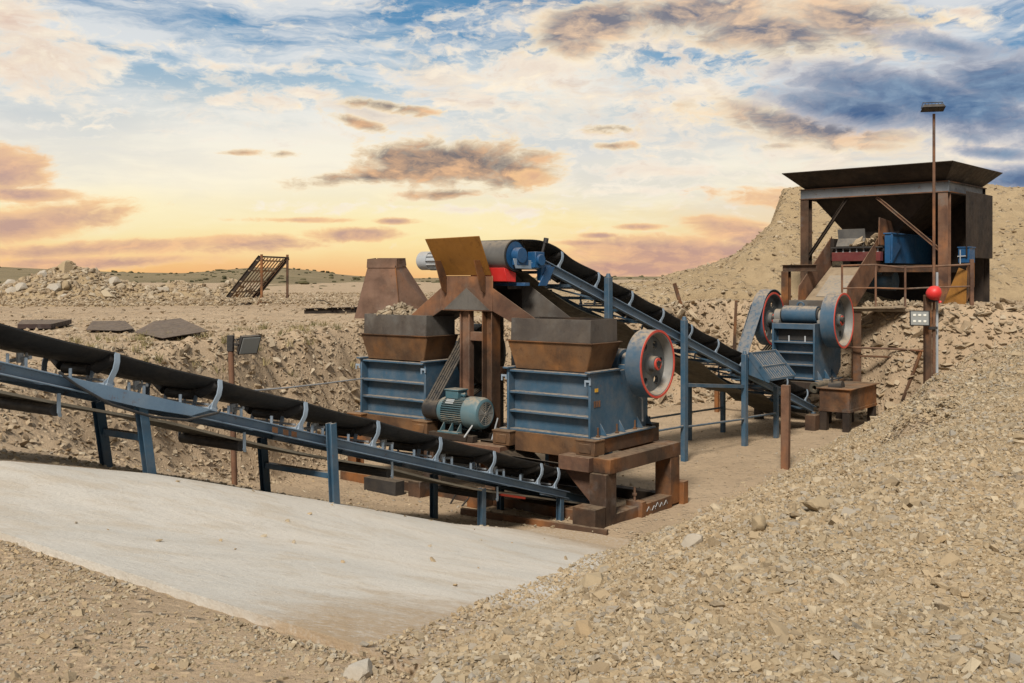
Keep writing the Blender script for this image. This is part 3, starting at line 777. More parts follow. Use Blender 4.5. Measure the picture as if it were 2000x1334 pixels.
cam.sensor_width = 36; cam.lens = 36.0
cam.shift_y = -(667-HOR)/2000
cam.clip_start = .05; cam.clip_end = 4000
S.camera = co
S.view_settings.view_transform = 'Standard'; S.view_settings.look = 'None'
S.view_settings.exposure = 0; S.view_settings.gamma = 1
S.cycles.max_bounces = 6
# ------------------------------------------------------------------ crusher stand (rusty frame under both secondary crushers)
def gz(x, y): return float(ground_z(np.array([x]), np.array([y]))[0])
RZ = -TH
stand = thing('crusher_stand', F2W(0, 0), RZ, 'long rusty steel beam frame on posts carrying the two wide blue crushers', 'steel frame')
def part(name, mb, mat, par, bevel=.006, label=None, **k):
    o = mb.build(name, M[mat], par, bevel, **k)
    if label: o['label'] = label
    return o
def ib(p, q, w, h, **k): return MB().ibeam(p, q, w, h, **k)
for px, py, w in [(.27, -.12, .27), (.30, 1.62, .27), (-1.75, -.02, .2), (-3.0, -.02, .2), (-4.75, -.02, .2), (-1.75, 1.62, .2), (-3.2, 1.62, .2), (-4.75, 1.62, .2)]:
    b = MB()
    if w > .25: b.box(px-w/2, px+w/2, py-w/2, py+w/2, .02, .725)
    else: b.ibeam((px, py, .02), (px, py, .725), w, w, .02, up=(0, 1, 0))
    part('post', b, 'rust', stand)
part('base_beam', MB().box(-5.0, .12, -.15, .05, -.05, .15), 'rust', stand)
part('base_beam', MB().box(-5.0, .15, 1.56, 1.74, -.05, .15), 'rust_dark', stand)
b = MB().box(.17, .40, .02, .62, -.04, .15).box(.22, .45, .64, 1.5, -.04, .17)
part('base_beam', b, 'rust', stand, label='dusty base beam with chalk marks')
b = MB()                                                # chalk scribbles on the outer face of that beam
for x0, zz0 in [(.75, .06), (.9, .05), (1.0, .08), (1.12, .06), (1.25, .07)]:
    b.bar((.4525, x0, zz0), (.4525, x0+.06, zz0+.06), .006, .012, (1, 0, 0)).bar((.4525, x0+.06, zz0+.06), (.4525, x0+.1, zz0), .006, .012, (1, 0, 0))
part('chalk_mark', b, 'galv', stand, 0)
for cx, cy, w, d, h in [(.225, -.40, .37, .26, .30), (.33, .66, .27, .12, .22), (.36, 1.82, .3, .14, .34), (-1.78, -.32, .25, .3, .27), (-2.98, -.32, .25, .3, .27)]:
    b = MB().box(cx-w/2, cx+w/2, cy-d/2, cy+d/2, -.05, h-.012).box(cx-w/2-.004, cx+w/2+.004, cy-d/2-.004, cy+d/2+.004, h-.012, h)
    part('beam_end', b, 'rust', stand)
part('bolt', MB().cyl((.33, .62, .2), (.33, .62, .42), .018, n=8).cyl((.33, .62, .30), (.33, .62, .33), .035, n=6), 'rust', stand, 0)
# gusset plates inside the front post
part('gusset', MB().prism([(.13, -.12, .725), (-.42, -.12, .725), (.13, -.12, .22)], (0, .015, 0)), 'rust_red', stand)
part('gusset', MB().prism([(-.15, -.2, .0), (.05, -.2, .0), (.05, -.2, .2)], (0, .012, 0)), 'rust', stand)
# upper beams
part('top_beam', MB().box(.16, .44, -.2, 1.78, .73, .93), 'rust', stand)
part('top_beam', MB().box(-.36, .155, -.30, -.04, .735, .935), 'rust_red', stand, label='orange brown front beam stub over the lower conveyor')
part('top_beam', MB().box(-2.7, -1.42, -.30, -.06, .73, .93), 'rust_red', stand, label='orange brown front beam in the middle of the frame')
part('top_beam', MB().box(-5.0, -3.1, -.2, .0, .73, .93), 'rust', stand)
part('top_beam', MB().box(-5.0, .155, 1.55, 1.78, .73, .93), 'rust', stand)
for x in (-1.62, -2.95, -4.85):
    part('top_beam', MB().box(x-.1, x+.1, -.06, 1.55, .735, .925), 'rust_dark', stand)
part('deck_plate', MB().box(-3.15, -1.5, .0, 1.5, .935, .95), 'rust_dark', stand)
# skids below each crusher
for x in (0.0, -1.5, -3.15, -4.65):
    part('skid_beam', MB().box(x-.10, x+.10, .10, 1.72, .932, 1.135), 'rust', stand)
    b = MB().box(x-.16, x+.16, -.16, .095, .937, 1.13).box(x-.17, x+.17, -.17, .10, 1.13, 1.155)
    b.box(x-.10, x+.10, -.175, -.161, .97, 1.10)
    part('skid_end', b, 'rust_brown', stand)
    part('bolt', MB().cyl((x, 1.6, 1.12), (x, 1.6, 1.30), .016, n=8).box(x-.1, x+.1, 1.5, 1.72, 1.136, 1.2), 'rust_dark', stand, 0)
for x0 in (-1.35, -4.5):
    part('front_plate', MB().box(x0, x0+1.2, -.02, .0, .86, 1.145), 'rust_brown', stand, label='grey brown plate across the frame below a crusher')
# discharge chute tin below the right crusher
part('chute_plate', MB().plate([(-1.4, -.15, .80), (-.40, -.15, .78), (-.45, .5, .62), (-1.3, .5, .62)], .012), 'dark', stand)
part('chute_plate', MB().plate([(-1.42, -.3, .86), (-1.1, -.34, .70), (-1.1, .4, .62), (-1.42, .4, .86)], .012), 'rust_dark', stand)

# ------------------------------------------------------------------ jaw crushers
def flywheel(par, x, y, z, rad, w, side, belts=False, face='grey_dusty'):
    """wheel on the crusher shaft; side=+1 shows its face towards +x"""
    c = (x, y, z); ax = (side, 0, 0); h = w/2
    o = part('flywheel', MB().lathe(c, ax, [(-h, rad), (h, rad), (h, rad*.935), (h-.09*rad*2, rad*.85), (-h+.05, rad*.85), (-h, rad*.9)], 56), 'blue', par, .004)
    part('rim_edge', MB().lathe(c, ax, [(h-.004, rad*1.002), (h+.008, rad*1.002), (h+.008, rad*.935), (h-.004, rad*.935)], 56), 'red', o, 0)
    part('rim_lining', MB().lathe(c, ax, [(h-.002, rad*.932), (h-.002, rad*.90), (-h*.1, rad*.815), (-h*.1, rad*.838), (h*.5, rad*.90)], 56), face, o, 0)
    part('web', MB().holed_disc(Vector(c)+Vector(ax)*(-h*.15), ax, rad*.83, (rad*.60, rad*.135, 6, .3), .05), 'web', o, .004)
    part('hub', MB().lathe(Vector(c)+Vector(ax)*(-h*.15), ax, [(.0, .0001), (.0, rad*.34), (.03, rad*.32), (.05, rad*.235), (.13, rad*.225), (.14, rad*.20), (.14, .0001)], 32, closed=False), 'web', o, .004)
    b = MB().cyl(Vector(c)+Vector(ax)*(-h*.15+.138), Vector(c)+Vector(ax)*(-h*.15+.165), rad*.18, n=28)
    part('hub_cap', b, 'red', o, .003)
    b = MB()
    for k in range(3):
        a = 2*math.pi*k/3+.5
        q = Vector(c)+Vector(ax)*(-h*.15+.165)+Vector((0, math.cos(a), math.sin(a)))*rad*.1
        b.cyl(q, q+Vector(ax)*.012, .018, n=6)
    part('bolt', b, 'dark', o, 0)
    if belts:
        for i in range(5):
            xx = x+(i-2)*w*.17
            part('groove', MB().lathe((xx, y, z), ax, [(-w*.05, rad*1.004), (w*.05, rad*1.004), (w*.05, rad*.99), (-w*.05, rad*.99)], 40), 'dark', o, 0)
    return o
def belt_loop(x, y1, z1, r1, y2, z2, r2, n=18):
    """points of an open belt round two pulleys in the plane x=const"""
    d = Vector((y2-y1, z2-z1)); L = d.length; a0 = math.atan2(d.y, d.x); al = math.acos((r1-r2)/L)
    pts = []
    for i in range(n+1):
        t = a0+al+(2*math.pi-2*al)*i/n
        pts.append((x, y1+r1*math.cos(t), z1+r1*math.sin(t)))
    for i in range(n+1):
        t = a0-al+(2*al)*i/n
        pts.append((x, y2+r2*math.cos(t), z2+r2*math.sin(t)))
    return pts+[pts[0]]

def secondary(loc, label, mirror=1):
    """wide fine jaw crusher with a rusty feed hopper; local +x = towards the near right, -y = towards the viewer"""
    t = thing('jaw_crusher', loc, RZ, label, 'jaw crusher', 'wide blue jaw crushers on the rusty frame')
    W, D, H = 1.5, 1.55, .92
    b = MB().box(-W/2+.04, W/2-.04, -.655, -.63, .03, H-.03)
    for z in (.0, .275, .555, .875):
        b.box(-W/2+.04, W/2-.04, -.785, -.656, z, z+.035)
    part('front_panel', b, 'blue', t)
    for s in (-1, 1):
        x0, x1 = sorted((s*W/2, s*(W/2-.04)))
        b = MB().prism([(x0, -.80, 0), (x0, .775, 0), (x0, .775, .62), (x0, .55, .92), (x0, -.80, .92)], (x1-x0, 0, 0))
        part('side_plate', b, 'blue', t)
        f0, f1 = sorted((s*W/2, s*(W/2+.14)))
        b = MB().box(f0, f1, -.80, .78, -.001, .026)
        for y in (-.55, -.05, .45, .74):
            b.prism([(s*W/2, y, .026), (s*(W/2+.11), y, .026), (s*W/2, y, .20)], (0, .018, 0))
        part('base_flange', b, 'blue', t)
        b = MB()
        for y in (-.62, -.12, .38):
            b.cyl((s*(W/2+.06), y-.08, .02), (s*(W/2+.06), y-.08, .16), .014, n=8).cyl((s*(W/2+.06), y-.08, .026), (s*(W/2+.06), y-.08, .05), .03, n=6)
        part('anchor_bolt', b, 'rust', t, 0)
        g0, g1 = sorted((s*(W/2-.06), s*(W/2+.03)))
        b = MB().box(g0, g1, -.86, -.05, .921, .95)
        part('top_flange', b, 'blue', t)
        b = MB().box(s*W/2-.09, s*W/2+.01, -.818, -.801, .80, .83).box(s*W/2-.09, s*W/2-.07, -.818, -.801, .74, .80).box(s*W/2-.01, s*W/2+.01, -.818, -.801, .76, .80)
        part('lifting_lug', b, 'blue_idler', t, 0)
    part('rear_panel', MB().box(-W/2+.04, W/2-.04, .70, .73, .02, .6).plate([(-W/2+.04, .70, .6), (W/2-.04, .70, .6), (W/2-.04, .5, .90), (-W/2+.04, .5, .90)], .02), 'blue_dark', t)
    part('top_plate', MB().box(-W/2+.045, W/2-.045, -.62, .5, .86, .90), 'blue_dark', t)
    # shaft housing and bearings behind the hopper
    part('shaft_housing', MB().cyl((-.62, .33, 1.01), (.62, .33, 1.01), .2, n=28), 'blue', t)
    for s in (-1, 1):
        b = MB().cyl((s*.63, .33, 1.01), (s*.86, .33, 1.01), .15, n=24).box(*(sorted((s*.63, s*.84))), .12, .54, .921, .99)
        part('bearing', b, 'blue', t)
    part('shaft', MB().cyl((-1.2, .33, 1.01), (1.2, .33, 1.01), .055, n=16), 'dark', t)
    flywheel(t, mirror*1.05, .33, 1.01, .5, .26, mirror)
    # hopper: flared skirt and straight upper box, open on top
    hp = part('feed_hopper', MB(), 'rust_brown', t)
    def walls(bx, by0, by1, bz, tx, ty0, ty1, tz, th, mat, nm):
        lo = [(-bx[0], by0, bz), (bx[1], by0, bz), (bx[1], by1, bz), (-bx[0], by1, bz)]
        hi = [(-tx[0], ty0, tz), (tx[1], ty0, tz), (tx[1], ty1, tz), (-tx[0], ty1, tz)]
        for i in range(4):
            j = (i+1) % 4
            w = MB().plate([lo[i], lo[j], hi[j], hi[i]], th)
            part(nm, w, mat[i] if isinstance(mat, (list, tuple)) else mat, hp, .002)
    walls((.64, .62), -.70, -.08, .93, (.74, .76), -.775, -.02, 1.335, .014, ['rust_brown', 'rust_brown', 'rust', 'rust'], 'skirt_plate')
    walls((.70, .72), -.755, -.06, 1.345, (.69, .715), -.75, -.06, 1.675, .014, ['rust_grey', 'rust_grey', 'rust_dark', 'rust_grey'], 'upper_plate')
    b = MB()
    for p, q in [((-.76, -.79, 1.34), (.775, -.79, 1.34)), ((.775, -.79, 1.34), (.775, -.01, 1.34)), ((-.76, -.79, 1.34), (-.76, -.01, 1.34)), ((-.76, -.01, 1.34), (.775, -.01, 1.34))]:
        b.bar(p, q, .035, .012)
    part('rim_angle', b, 'rust', hp, 0)
    return t
crA = secondary(F2W(-.75, .775, 1.145), 'wide blue crusher with ribbed front, empty rusty hopper and red rimmed flywheel in plain view')
crB = secondary(F2W(-3.92, .80, 1.14), 'wide blue crusher right behind the teal motor, its rusty hopper heaped with stones', -1)
b = MB().box(.757, .763, -.70, -.62, .655, .705)
part('warning_label', b, 'yellow', crA, 0)
for y in (-.72, -.66, -.60):
    part('stencil_mark', MB().box(.7535, .758, y, y+.04, .44, .53), 'rust_red', crA, 0)
part('drain_pipe', MB().sweep([(.75, .5, .5), (.80, .52, .46), (.81, .52, .12)], .014), 'galv', crA, 0)
# grooved belt pulleys and V belts
def pulley(par, x, y, z, r, w):
    prof = [(-w/2, r*.3), (-w/2, r)]
    for i in range(5):
        a = -w/2+w*(i+.5)/5
        prof += [(a-w*.07, r), (a-w*.03, r*.955), (a+w*.03, r*.955), (a+w*.07, r)]
    prof += [(w/2, r), (w/2, r*.3)]
    return part('belt_pulley', MB().lathe((x, y, z), (1, 0, 0), prof, 48), 'dark', par, 0)
pulley(crB, .97, .33, 1.01, .5, .26)
pulley(crA, -1.02, .33, 1.01, .5, .26)
MP = (-.81, .21)      # motor pulley y,z in crusher B's frame
b = MB()
for i in range(5):
    b.ribbon(belt_loop(.97+(i-2)*.052, .33, 1.01, .495, MP[0], MP[1], .15), (.036, 0, 0), .018)
part('drive_belt', b, 'rubber', crB, 0)
b = MB()
for i in range(5):
    b.ribbon(belt_loop(-1.02+(i-2)*.052, .33, 1.01, .495, .9, .0, .15), (.036, 0, 0), .018)
part('drive_belt', b, 'rubber', crA, 0)
# stones heaped in the left hopper
n = 330
u = RNG.uniform(-.62, .5, n); v = RNG.uniform(-.70, -.1, n)
hx = 1.60+.24*np.exp(-((u+.22)/.30)**2)*np.clip(1-((v+.42)/.36)**2, 0, 1)-.06*(u > .1)+RNG.uniform(-.05, .0, n)
P0 = F2W(-3.92, .80, 1.14)
X = P0.x+u*CT+v*ST; Y = P0.y-u*ST+v*CT
hs = stones('crushed_stone', X, Y, lambda x, y: hx+P0.z, logu(n, .05, .12), M['rubble'], flat=(.5, .9), sink=.5)
tag(hs, 'pale crushed stones heaped above the rim of the left hopper', 'stones', kind='stuff')
hb = MB().prism([(-.66, -.74, 1.58), (.68, -.74, 1.5), (.68, -.08, 1.5), (-.66, -.08, 1.58)], (0, 0, -.3))
o = hb.build('crushed_stone', M['gravel_bed'], None, 0); o.location = P0; o.rotation_euler = (0, 0, RZ)
tag(o, 'bed of stone fines filling the left hopper', 'stones', kind='stuff')

# ------------------------------------------------------------------ electric motor driving the left crusher
mo = thing('electric_motor', F2W(-3.92, .80, 1.14), RZ, 'teal finned electric motor with fan cowl in front of the left crusher', 'motor')
my, mz = MP
xm = 1.12
part('pulley', MB().lathe((.97, my, mz), (1, 0, 0), [(-.15, .03), (-.15, .165), (.15, .165), (.15, .03)], 32), 'dark', mo)
part('shaft', MB().cyl((.97, my, mz), (1.3, my, mz), .035), 'galv', mo, 0)
part('end_bell', MB().lathe((xm, my, mz), (1, 0, 0), [(.02, .06), (.02, .14), (.05, .20), (.10, .215), (.14, .215), (.14, .06)], 36), 'motor', mo)
b = MB().cyl((xm+.14, my, mz), (xm+.56, my, mz), .185, n=36)
for k in range(40):
    a = 2*math.pi*k/40
    if abs(math.sin(a)) > .93 and math.sin(a) < 0: continue
    e = Vector((0, math.cos(a), math.sin(a)))
    c0 = Vector((xm+.14, my, mz)); c1 = Vector((xm+.56, my, mz))
    b.bar(c0+e*.20, c1+e*.20, .007, .045, e)
part('finned_body', b, 'motor', mo, 0)
part('fan_cowl', MB().lathe((xm+.56, my, mz), (1, 0, 0), [(.0, .05), (.0, .225), (.02, .245), (.26, .245), (.31, .225), (.33, .19), (.33, .175), (.30, .175), (.30, .05)], 40), 'motor', mo)
b = MB()
for r in (.06, .09, .12, .15, .172):
    b.lathe((xm+.885, my, mz), (1, 0, 0), [(-.004, r+.004), (.004, r+.004), (.004, r-.004), (-.004, r-.004)], 32)
for k in range(8):
    a = 2*math.pi*k/8
    b.bar((xm+.885, my+.02*math.cos(a), mz+.02*math.sin(a)), (xm+.885, my+.178*math.cos(a), mz+.178*math.sin(a)), .008, .008, (1, 0, 0))
b.cyl((xm+.88, my, mz), (xm+.895, my, mz), .03, n=16)
part('fan_grille', b, 'grey_dusty', mo, 0)
tb = part('terminal_box', MB().box(xm+.16, xm+.42, my-.11, my+.11, mz+.20, mz+.32).box(xm+.145, xm+.435, my-.125, my+.125, mz+.32, mz+.345), 'motor', mo)
part('cable_gland', MB().cyl((xm+.42, my-.02, mz+.26), (xm+.50, my-.02, mz+.26), .025, n=10), 'motor', tb, 0)
part('lifting_eye', MB().lathe((xm+.47, my, mz+.25), (1, 0, 0), [(-.012, .045), (.012, .045), (.012, .028), (-.012, .028)], 16), 'motor', mo, 0)
part('name_plate', MB().plate([(xm+.2, my-.165, mz+.125), (xm+.36, my-.165, mz+.125), (xm+.36, my-.115, mz+.19), (xm+.2, my-.115, mz+.19)], .008), 'galv', mo, 0)
for s in (-1, 1):
    b = MB().box(xm+.12, xm+.54, my+s*.20-.05, my+s*.20+.05, -.105, -.08)
    for x in (.16, .33, .50): b.prism([(xm+x, my+s*.13, mz-.14), (xm+x, my+s*.25, -.08), (xm+x, my+s*.13, -.08)], (.014, 0, 0))
    part('foot', b, 'motor', mo, .003)
mb = thing('motor_base', F2W(-3.92, .80, 1.14), RZ, 'dark rusty slide base under the teal motor', 'motor base')
part('rail', MB().box(xm-.05, xm+.85, my-.27, my-.15, -.205, -.106), 'rust_dark', mb)
part('rail', MB().box(xm-.05, xm+.85, my+.15, my+.27, -.205, -.106), 'rust_dark', mb)
part('adjusting_screw', MB().cyl((xm+.75, my-.35, -.12), (xm+.78, my-.10, .12), .012, n=6).cyl((xm+.92, my+.1, -.2), (xm+1.0, my+.15, .14), .012, n=6), 'galv', mb, 0)
part('cable', MB().sweep([(xm+.5, my-.02, mz+.26), (xm+.58, my+.25, mz+.1), (xm+.9, my+.3, -.1), (xm+1.2, my+.25, -.17), (xm+1.7, my+.1, -.19)], .016), 'rubber', mb, 0)

# ------------------------------------------------------------------ splitter chute between the crushers
sp = thing('splitter_chute', F2W(0, 0), RZ, 'rusty two legged chute with an upright ochre deflector plate between the crushers', 'chute')
y0, y1 = .20, .92
xl, xr = -3.01, -1.94
zt, zb = 3.45, 2.90
part('front_plate', MB().box(xl, xr, y0-.014, y0, zb, zt), 'rust_red', sp)
part('back_plate', MB().box(xl, xr, y1, y1+.014, zb, zt+.1), 'rust_dark', sp)
part('ridge_plate', MB().plate([(-2.47, y0-.017, 3.26), (-2.0, y0-.017, 2.92), (-2.94, y0-.017, 2.92)], .004), 'rust_grey', sp, 0)
part('ridge_plate', MB().plate([(xl+.02, y0, zb), (-2.47, y0, 3.25), (-2.47, y1, 3.25), (xl+.02, y1, zb)], .014).plate([(-2.47, y0, 3.25), (xr-.02, y0, zb), (xr-.02, y1, zb), (-2.47, y1, 3.25)], .014), 'rust_dark', sp)
# right leg: an open trough running down into the right hopper
ex, ez0 = -1.08, 2.60
for yy, nm, mt in ((y0-.012, 'leg_wall', 'rust_red'), (y1, 'leg_wall', 'rust_grey')):
    top = 3.26 if yy < .5 else 3.40
    part(nm, MB().prism([(xr, yy, zb), (xr, yy, top), (ex+.10, yy, ez0+.13 if yy < .5 else ez0+.20), (ex-.12, yy, ez0-.02)], (0, .012, 0)), mt, sp)
part('leg_floor', MB().plate([(xr, y0+.002, zb), (ex-.12, y0+.002, ez0-.02), (ex-.12, y1, ez0-.02), (xr, y1, zb)], .012), 'rust_dark', sp)
# left leg
for yy in (y0-.012, y1):
    part('leg_wall', MB().prism([(xl, yy, zb), (xl, yy, 3.26), (-3.95, yy, 2.62), (-3.9, yy, 2.42)], (0, .012, 0)), 'rust_red' if yy < .5 else 'rust_dark', sp)
part('leg_floor', MB().plate([(xl, y0+.002, zb), (-3.9, y0+.002, 2.42), (-3.9, y1, 2.42), (xl, y1, zb)], .012), 'rust_dark', sp)
part('side_wall', MB().box(xr, xr+.012, y0+.35, y1, 3.24, 3.46), 'rust_grey', sp)
# deflector plate and its two brackets
dp = part('deflector_plate', MB().plate([(xl+.02, y0-.02, zt+.01), (xr-.02, y0-.02, zt+.01), (xr+.02, y0-.36, 4.05), (xl-.02, y0-.36, 4.03)], .016), 'rust_orange', sp, .003)
for x in (xl+.12, xr-.15):
    part('deflector_bracket', MB().prism([(x, y0-.03, zt-.28), (x, y0-.13, zt-.22), (x, y0-.30, zt+.24), (x, y0-.15, zt+.24), (x, y0-.03, zt+.0)], (.016, 0, 0)), 'rust', sp, .002)
# legs of the chute
for x, y, w, mt in [(-2.56, .30, .12, 'rust_red'), (-2.08, .32, .22, 'rust'), (-2.56, 1.05, .14, 'rust_dark'), (-2.08, 1.05, .2, 'rust_dark')]:
    part('post', MB().ibeam((x, y, .952), (x, y, zb-.001), w, .2, .018, up=(1, 0, 0)), mt, sp)
for z, y in ((2.50, .32), (1.42, .32), (1.9, 1.05)):
    part('cross_bar', MB().box(-2.49, -2.2, y-.05, y+.05, z-.07, z+.07), 'rust_red', sp)

# ------------------------------------------------------------------ belt conveyors
def idler_station(root, pos_y, zt, hw, fmat='blue_idler'):
    """carrying idler: two curved arms, three rollers, base angle; local z=0 at the stringer top"""
    hb = .29
    o = part('idler', MB().bar((-hw, 0, .012), (hw, 0, .012), .07, .02), fmat, root, .002)
    for s in (-1, 1):
        x = s*hw
        path = [(x-s*.02, 0, .0), (x-s*.015, 0, .07), (x+s*.015, 0, .15), (x+s*.01, 0, .22), (x-s*.02, 0, hb)]
        part('arm', MB().ribbon([Vector(p) for p in path], (0, .05, 0), .012), fmat, o, 0)
        b = MB().prism([(x-s*.03, -.06, .02), (x-s*.03, .06, .02), (x-s*.03, 0, .10)], (s*.008, 0, 0))
        part('arm_foot', b, fmat, o, 0)
        part('roller', MB().cyl((x-s*.035, 0, hb-.035), (x-s*.27, 0, hb-.145), .05, n=16), 'dark', o, 0)
        part('stem', MB().bar((s*.23, 0, .02), (s*.23, 0, .12), .05, .01, (0, 1, 0)), fmat, o, 0)
    part('roller', MB().cyl((-.2, 0, .125), (.2, 0, .125), .05, n=16), 'dark', o, 0)
    part('spindle', MB().cyl((-hw+.1, 0, .05), (hw-.1, 0, .05), .012, n=8), 'galv', o, 0)
    return o
def belt_mesh(ys, zf, hw, sag, step, phase, flat=None):
    """troughed carrying belt; zf(y) is the height of the stringer top"""
    prof = [(-hw+.015, .29), (-hw+.13, .232), (-.24, .185), (0, .18), (.24, .185), (hw-.13, .232), (hw-.015, .29)]
    vs = []; k = len(prof)
    for y in ys:
        ph = ((y-phase)/step) % 1.0
        sg = sag*math.sin(math.pi*ph)
        for dz in (0, .014):
            for i, (x, z) in enumerate(prof):
                e = .5 if i in (0, k-1) else 1.1
                if flat:
                    f = max(0.0, min(1.0, 1-(y-flat[0])/flat[1])); f = f*f*(3-2*f)
                    z = z+(flat[2]-zf(y)-z)*f; e *= 1-f
                vs.append((x*(1-.012*math.sin(math.pi*ph)), y, zf(y)+z-sg*e+dz))
    fs = []; n = len(ys); w = 2*k
    for j in range(n-1):
        for i in range(k-1):
            fs.append((j*w+i, (j+1)*w+i, (j+1)*w+i+1, j*w+i+1))
            fs.append((j*w+k+i, j*w+k+i+1, (j+1)*w+k+i+1, (j+1)*w+k+i))
        fs.append((j*w, j*w+k, (j+1)*w+k, (j+1)*w)); fs.append((j*w+k-1, (j+1)*w+k-1, (j+1)*w+2*k-1, j*w+2*k-1))
    return MB().add(vs, fs)
def flat_belt(ys, zf, hw, t=.014):
    vs = []; fs = []
    for y in ys:
        z = zf(y)
        vs += [(-hw, y, z), (hw, y, z), (hw, y, z+t), (-hw, y, z+t)]
    for j in range(len(ys)-1):
        for i in range(4):
            fs.append((j*4+i, j*4+(i+1) % 4, (j+1)*4+(i+1) % 4, (j+1)*4+i))
    fs += [(3, 2, 1, 0), tuple(len(vs)-4+i for i in range(4))]
    return MB().add(vs, fs)

# product conveyor rising towards the left foreground
CZ = -math.atan2(.585, .811)
ux, uy = Vector((math.cos(CZ), math.sin(CZ), 0)), Vector((-math.sin(CZ), math.cos(CZ), 0))
HW = .54
CO = Vector((.369, 13.93, 0))-ux*HW
pc = thing('belt_conveyor', CO, CZ, 'pale blue belt conveyor with black rubber belt climbing past the concrete slab', 'conveyor')
SL = -.292
ztop = lambda y: .60+SL*y
YH, YT = -11.2, .72
for s in (1, -1):
    part('stringer', MB().ibeam((s*HW, YH, ztop(YH)-.05), (s*HW, YT, ztop(YT)-.05), .07, .10, .012, chan=-s), 'blue_frame', pc, .003)
part('stringer', MB().ibeam((HW-.16, .3, ztop(.3)-.06), (HW-.16, 1.9, ztop(1.9)-.06), .06, .12, .012, chan=-1).ibeam((-HW+.16, .3, ztop(.3)-.06), (-HW+.16, 1.9, ztop(1.9)-.06), .06, .12, .012, chan=1), 'blue', pc, .003)
st1 = 1.077
id0 = None
for y in [-st1*i for i in range(0, 10)]+[.42]:
    if id0 is None:
        id0 = idler_station(pc, 0, 0, HW); o = id0
    else:
        o = copy_tree(id0, pc)
    o.location = (0, y, ztop(y)); o.rotation_euler = (math.atan(SL), 0, 0)
ys = [YH+.1+i*(1.75-YH-.1)/150 for i in range(151)]
part('carrying_belt', belt_mesh(ys, lambda y: ztop(y), HW, .024, st1, 0.0), 'rubber', pc, 0)
ret = lambda y: ztop(y)-.20-.035*math.sin(((y/2.9) % 1)*math.pi)+.05*max(0, y)+(.0 if y < -1 else .02*(y+1))
ys = [YH+.1+i*(1.7-YH-.1)/90 for i in range(91)]
part('return_belt', flat_belt(ys, ret, .43), 'rubber_olive', pc, 0)
b = MB()
for s in (1, -1):
    b.ribbon([(s*.434, y, ret(y)+.006) for y in ys], (0.010, 0, 0), .022)
part('belt_edge', b, 'belt_edge', pc, 0)
rr0 = None
for y in (-8.7, -6.9, -5.0, -2.9, -.9):
    if rr0 is None:
        rr0 = part('return_roller', MB().cyl((-.46, 0, 0), (.46, 0, 0), .05, n=16), 'dark', pc, 0)
        part('hanger', MB().ribbon([(.50, 0, .14), (.505, 0, -.02), (.49, .02, -.05), (.47, .02, -.02)], (0, .03, 0), .01), 'blue_idler', rr0, 0)
        part('hanger', MB().ribbon([(-.50, 0, .14), (-.505, 0, -.02), (-.49, .02, -.05)], (0, .03, 0), .01), 'blue_idler', rr0, 0)
        o = rr0
    else: o = copy_tree(rr0, pc)
    o.location = (0, y, ret(y)-.055)
for y in [-st1*i-.52 for i in range(-0, 10)]:
    part('cross_member', MB().bar((-HW+.03, y, ztop(y)-.07), (HW-.03, y, ztop(y)-.07), .06, .05), 'blue_frame', pc, .002)
# small brackets along the stringer
b0 = None
for i in range(10):
    for dy in (-.30, -.68, -.83):
        y = -st1*i+dy
        if b0 is None:
            b0 = part('small_bracket', MB().bar((HW-.10, 0, 0), (HW-.10, 0, .085), .03, .012, (0, 1, 0)), 'blue_idler', pc, 0); o = b0
        else:
            o = b0.copy(); C.objects.link(o)
        o.location = (0, y, ztop(y))
        if dy == -.68:
            o = b0.copy(); C.objects.link(o); o.location = (-2*HW+.2, y, ztop(y)); o.scale = (1, 1, 1.7)
w0 = None
for i in range(10):
    y = -st1*i-.62
    b = None
    if w0 is None:
        w0 = part('belt_scraper_bolt', MB().cyl((.10, 0, .06), (.40, 0, .10), .016, n=8).cyl((.24, 0, .05), (.24, 0, .13), .03, n=10).bar((.30, -.03, .0), (.24, .06, .12), .012, .03), 'galv', pc, 0); o = w0
    else:
        o = w0.copy(); C.objects.link(o)
    o.location = (0, y, ztop(y))
# trestles
def leg_pair(par, y, zf, hw, mat, up=.0, lean=.0, w=.085, far_up=-.1, bars=(.5,), par_rz=CZ, par_o=CO, far_x=None):
    fx = -hw if far_x is None else far_x
    for s in (1, -1):
        x = hw if s > 0 else fx
        q = Vector(par_o)+ux_(par_rz)*x+uy_(par_rz)*(y+lean)
        zg = gz(q.x, q.y)-.05
        topz = zf(y)+(up if s > 0 else far_up)
        part('leg', MB().ibeam((x, y+lean, zg), (x, y, topz), w, w*.95, .012, up=(1, 0, 0)), mat if s > 0 else 'blue_dark', par, .003)
    for f in bars:
        q = Vector(par_o)+uy_(par_rz)*(y+lean*(1-f)); zg = gz(q.x, q.y)
        z = zg+(zf(y)-zg)*f
        part('cross_bar', MB().bar((fx+.05, y+lean*(1-f), z), (hw-.05, y+lean*(1-f), z), .07, .06), mat, par, .003)
def ux_(rz): return Vector((math.cos(rz), math.sin(rz), 0))
def uy_(rz): return Vector((-math.sin(rz), math.cos(rz), 0))
leg_pair(pc, -3.98, ztop, HW+.095, 'blue', up=.14, far_up=-.11, lean=.06, bars=(.42,), far_x=-.44)
leg_pair(pc, -6.15, ztop, HW-.02, 'blue', up=-.11, far_up=-.11, lean=.1, bars=(.45,), far_x=-.14)
leg_pair(pc, -9.8, ztop, HW-.02, 'blue_frame', up=-.11, far_up=-.11, lean=.05, bars=(.4,))
leg_pair(pc, .55, ztop, HW-.02, 'blue', up=-.11, far_up=-.11, bars=())
leg_pair(pc, -1.1, ztop, HW-.14, 'blue', up=-.2, far_up=-.11, bars=())
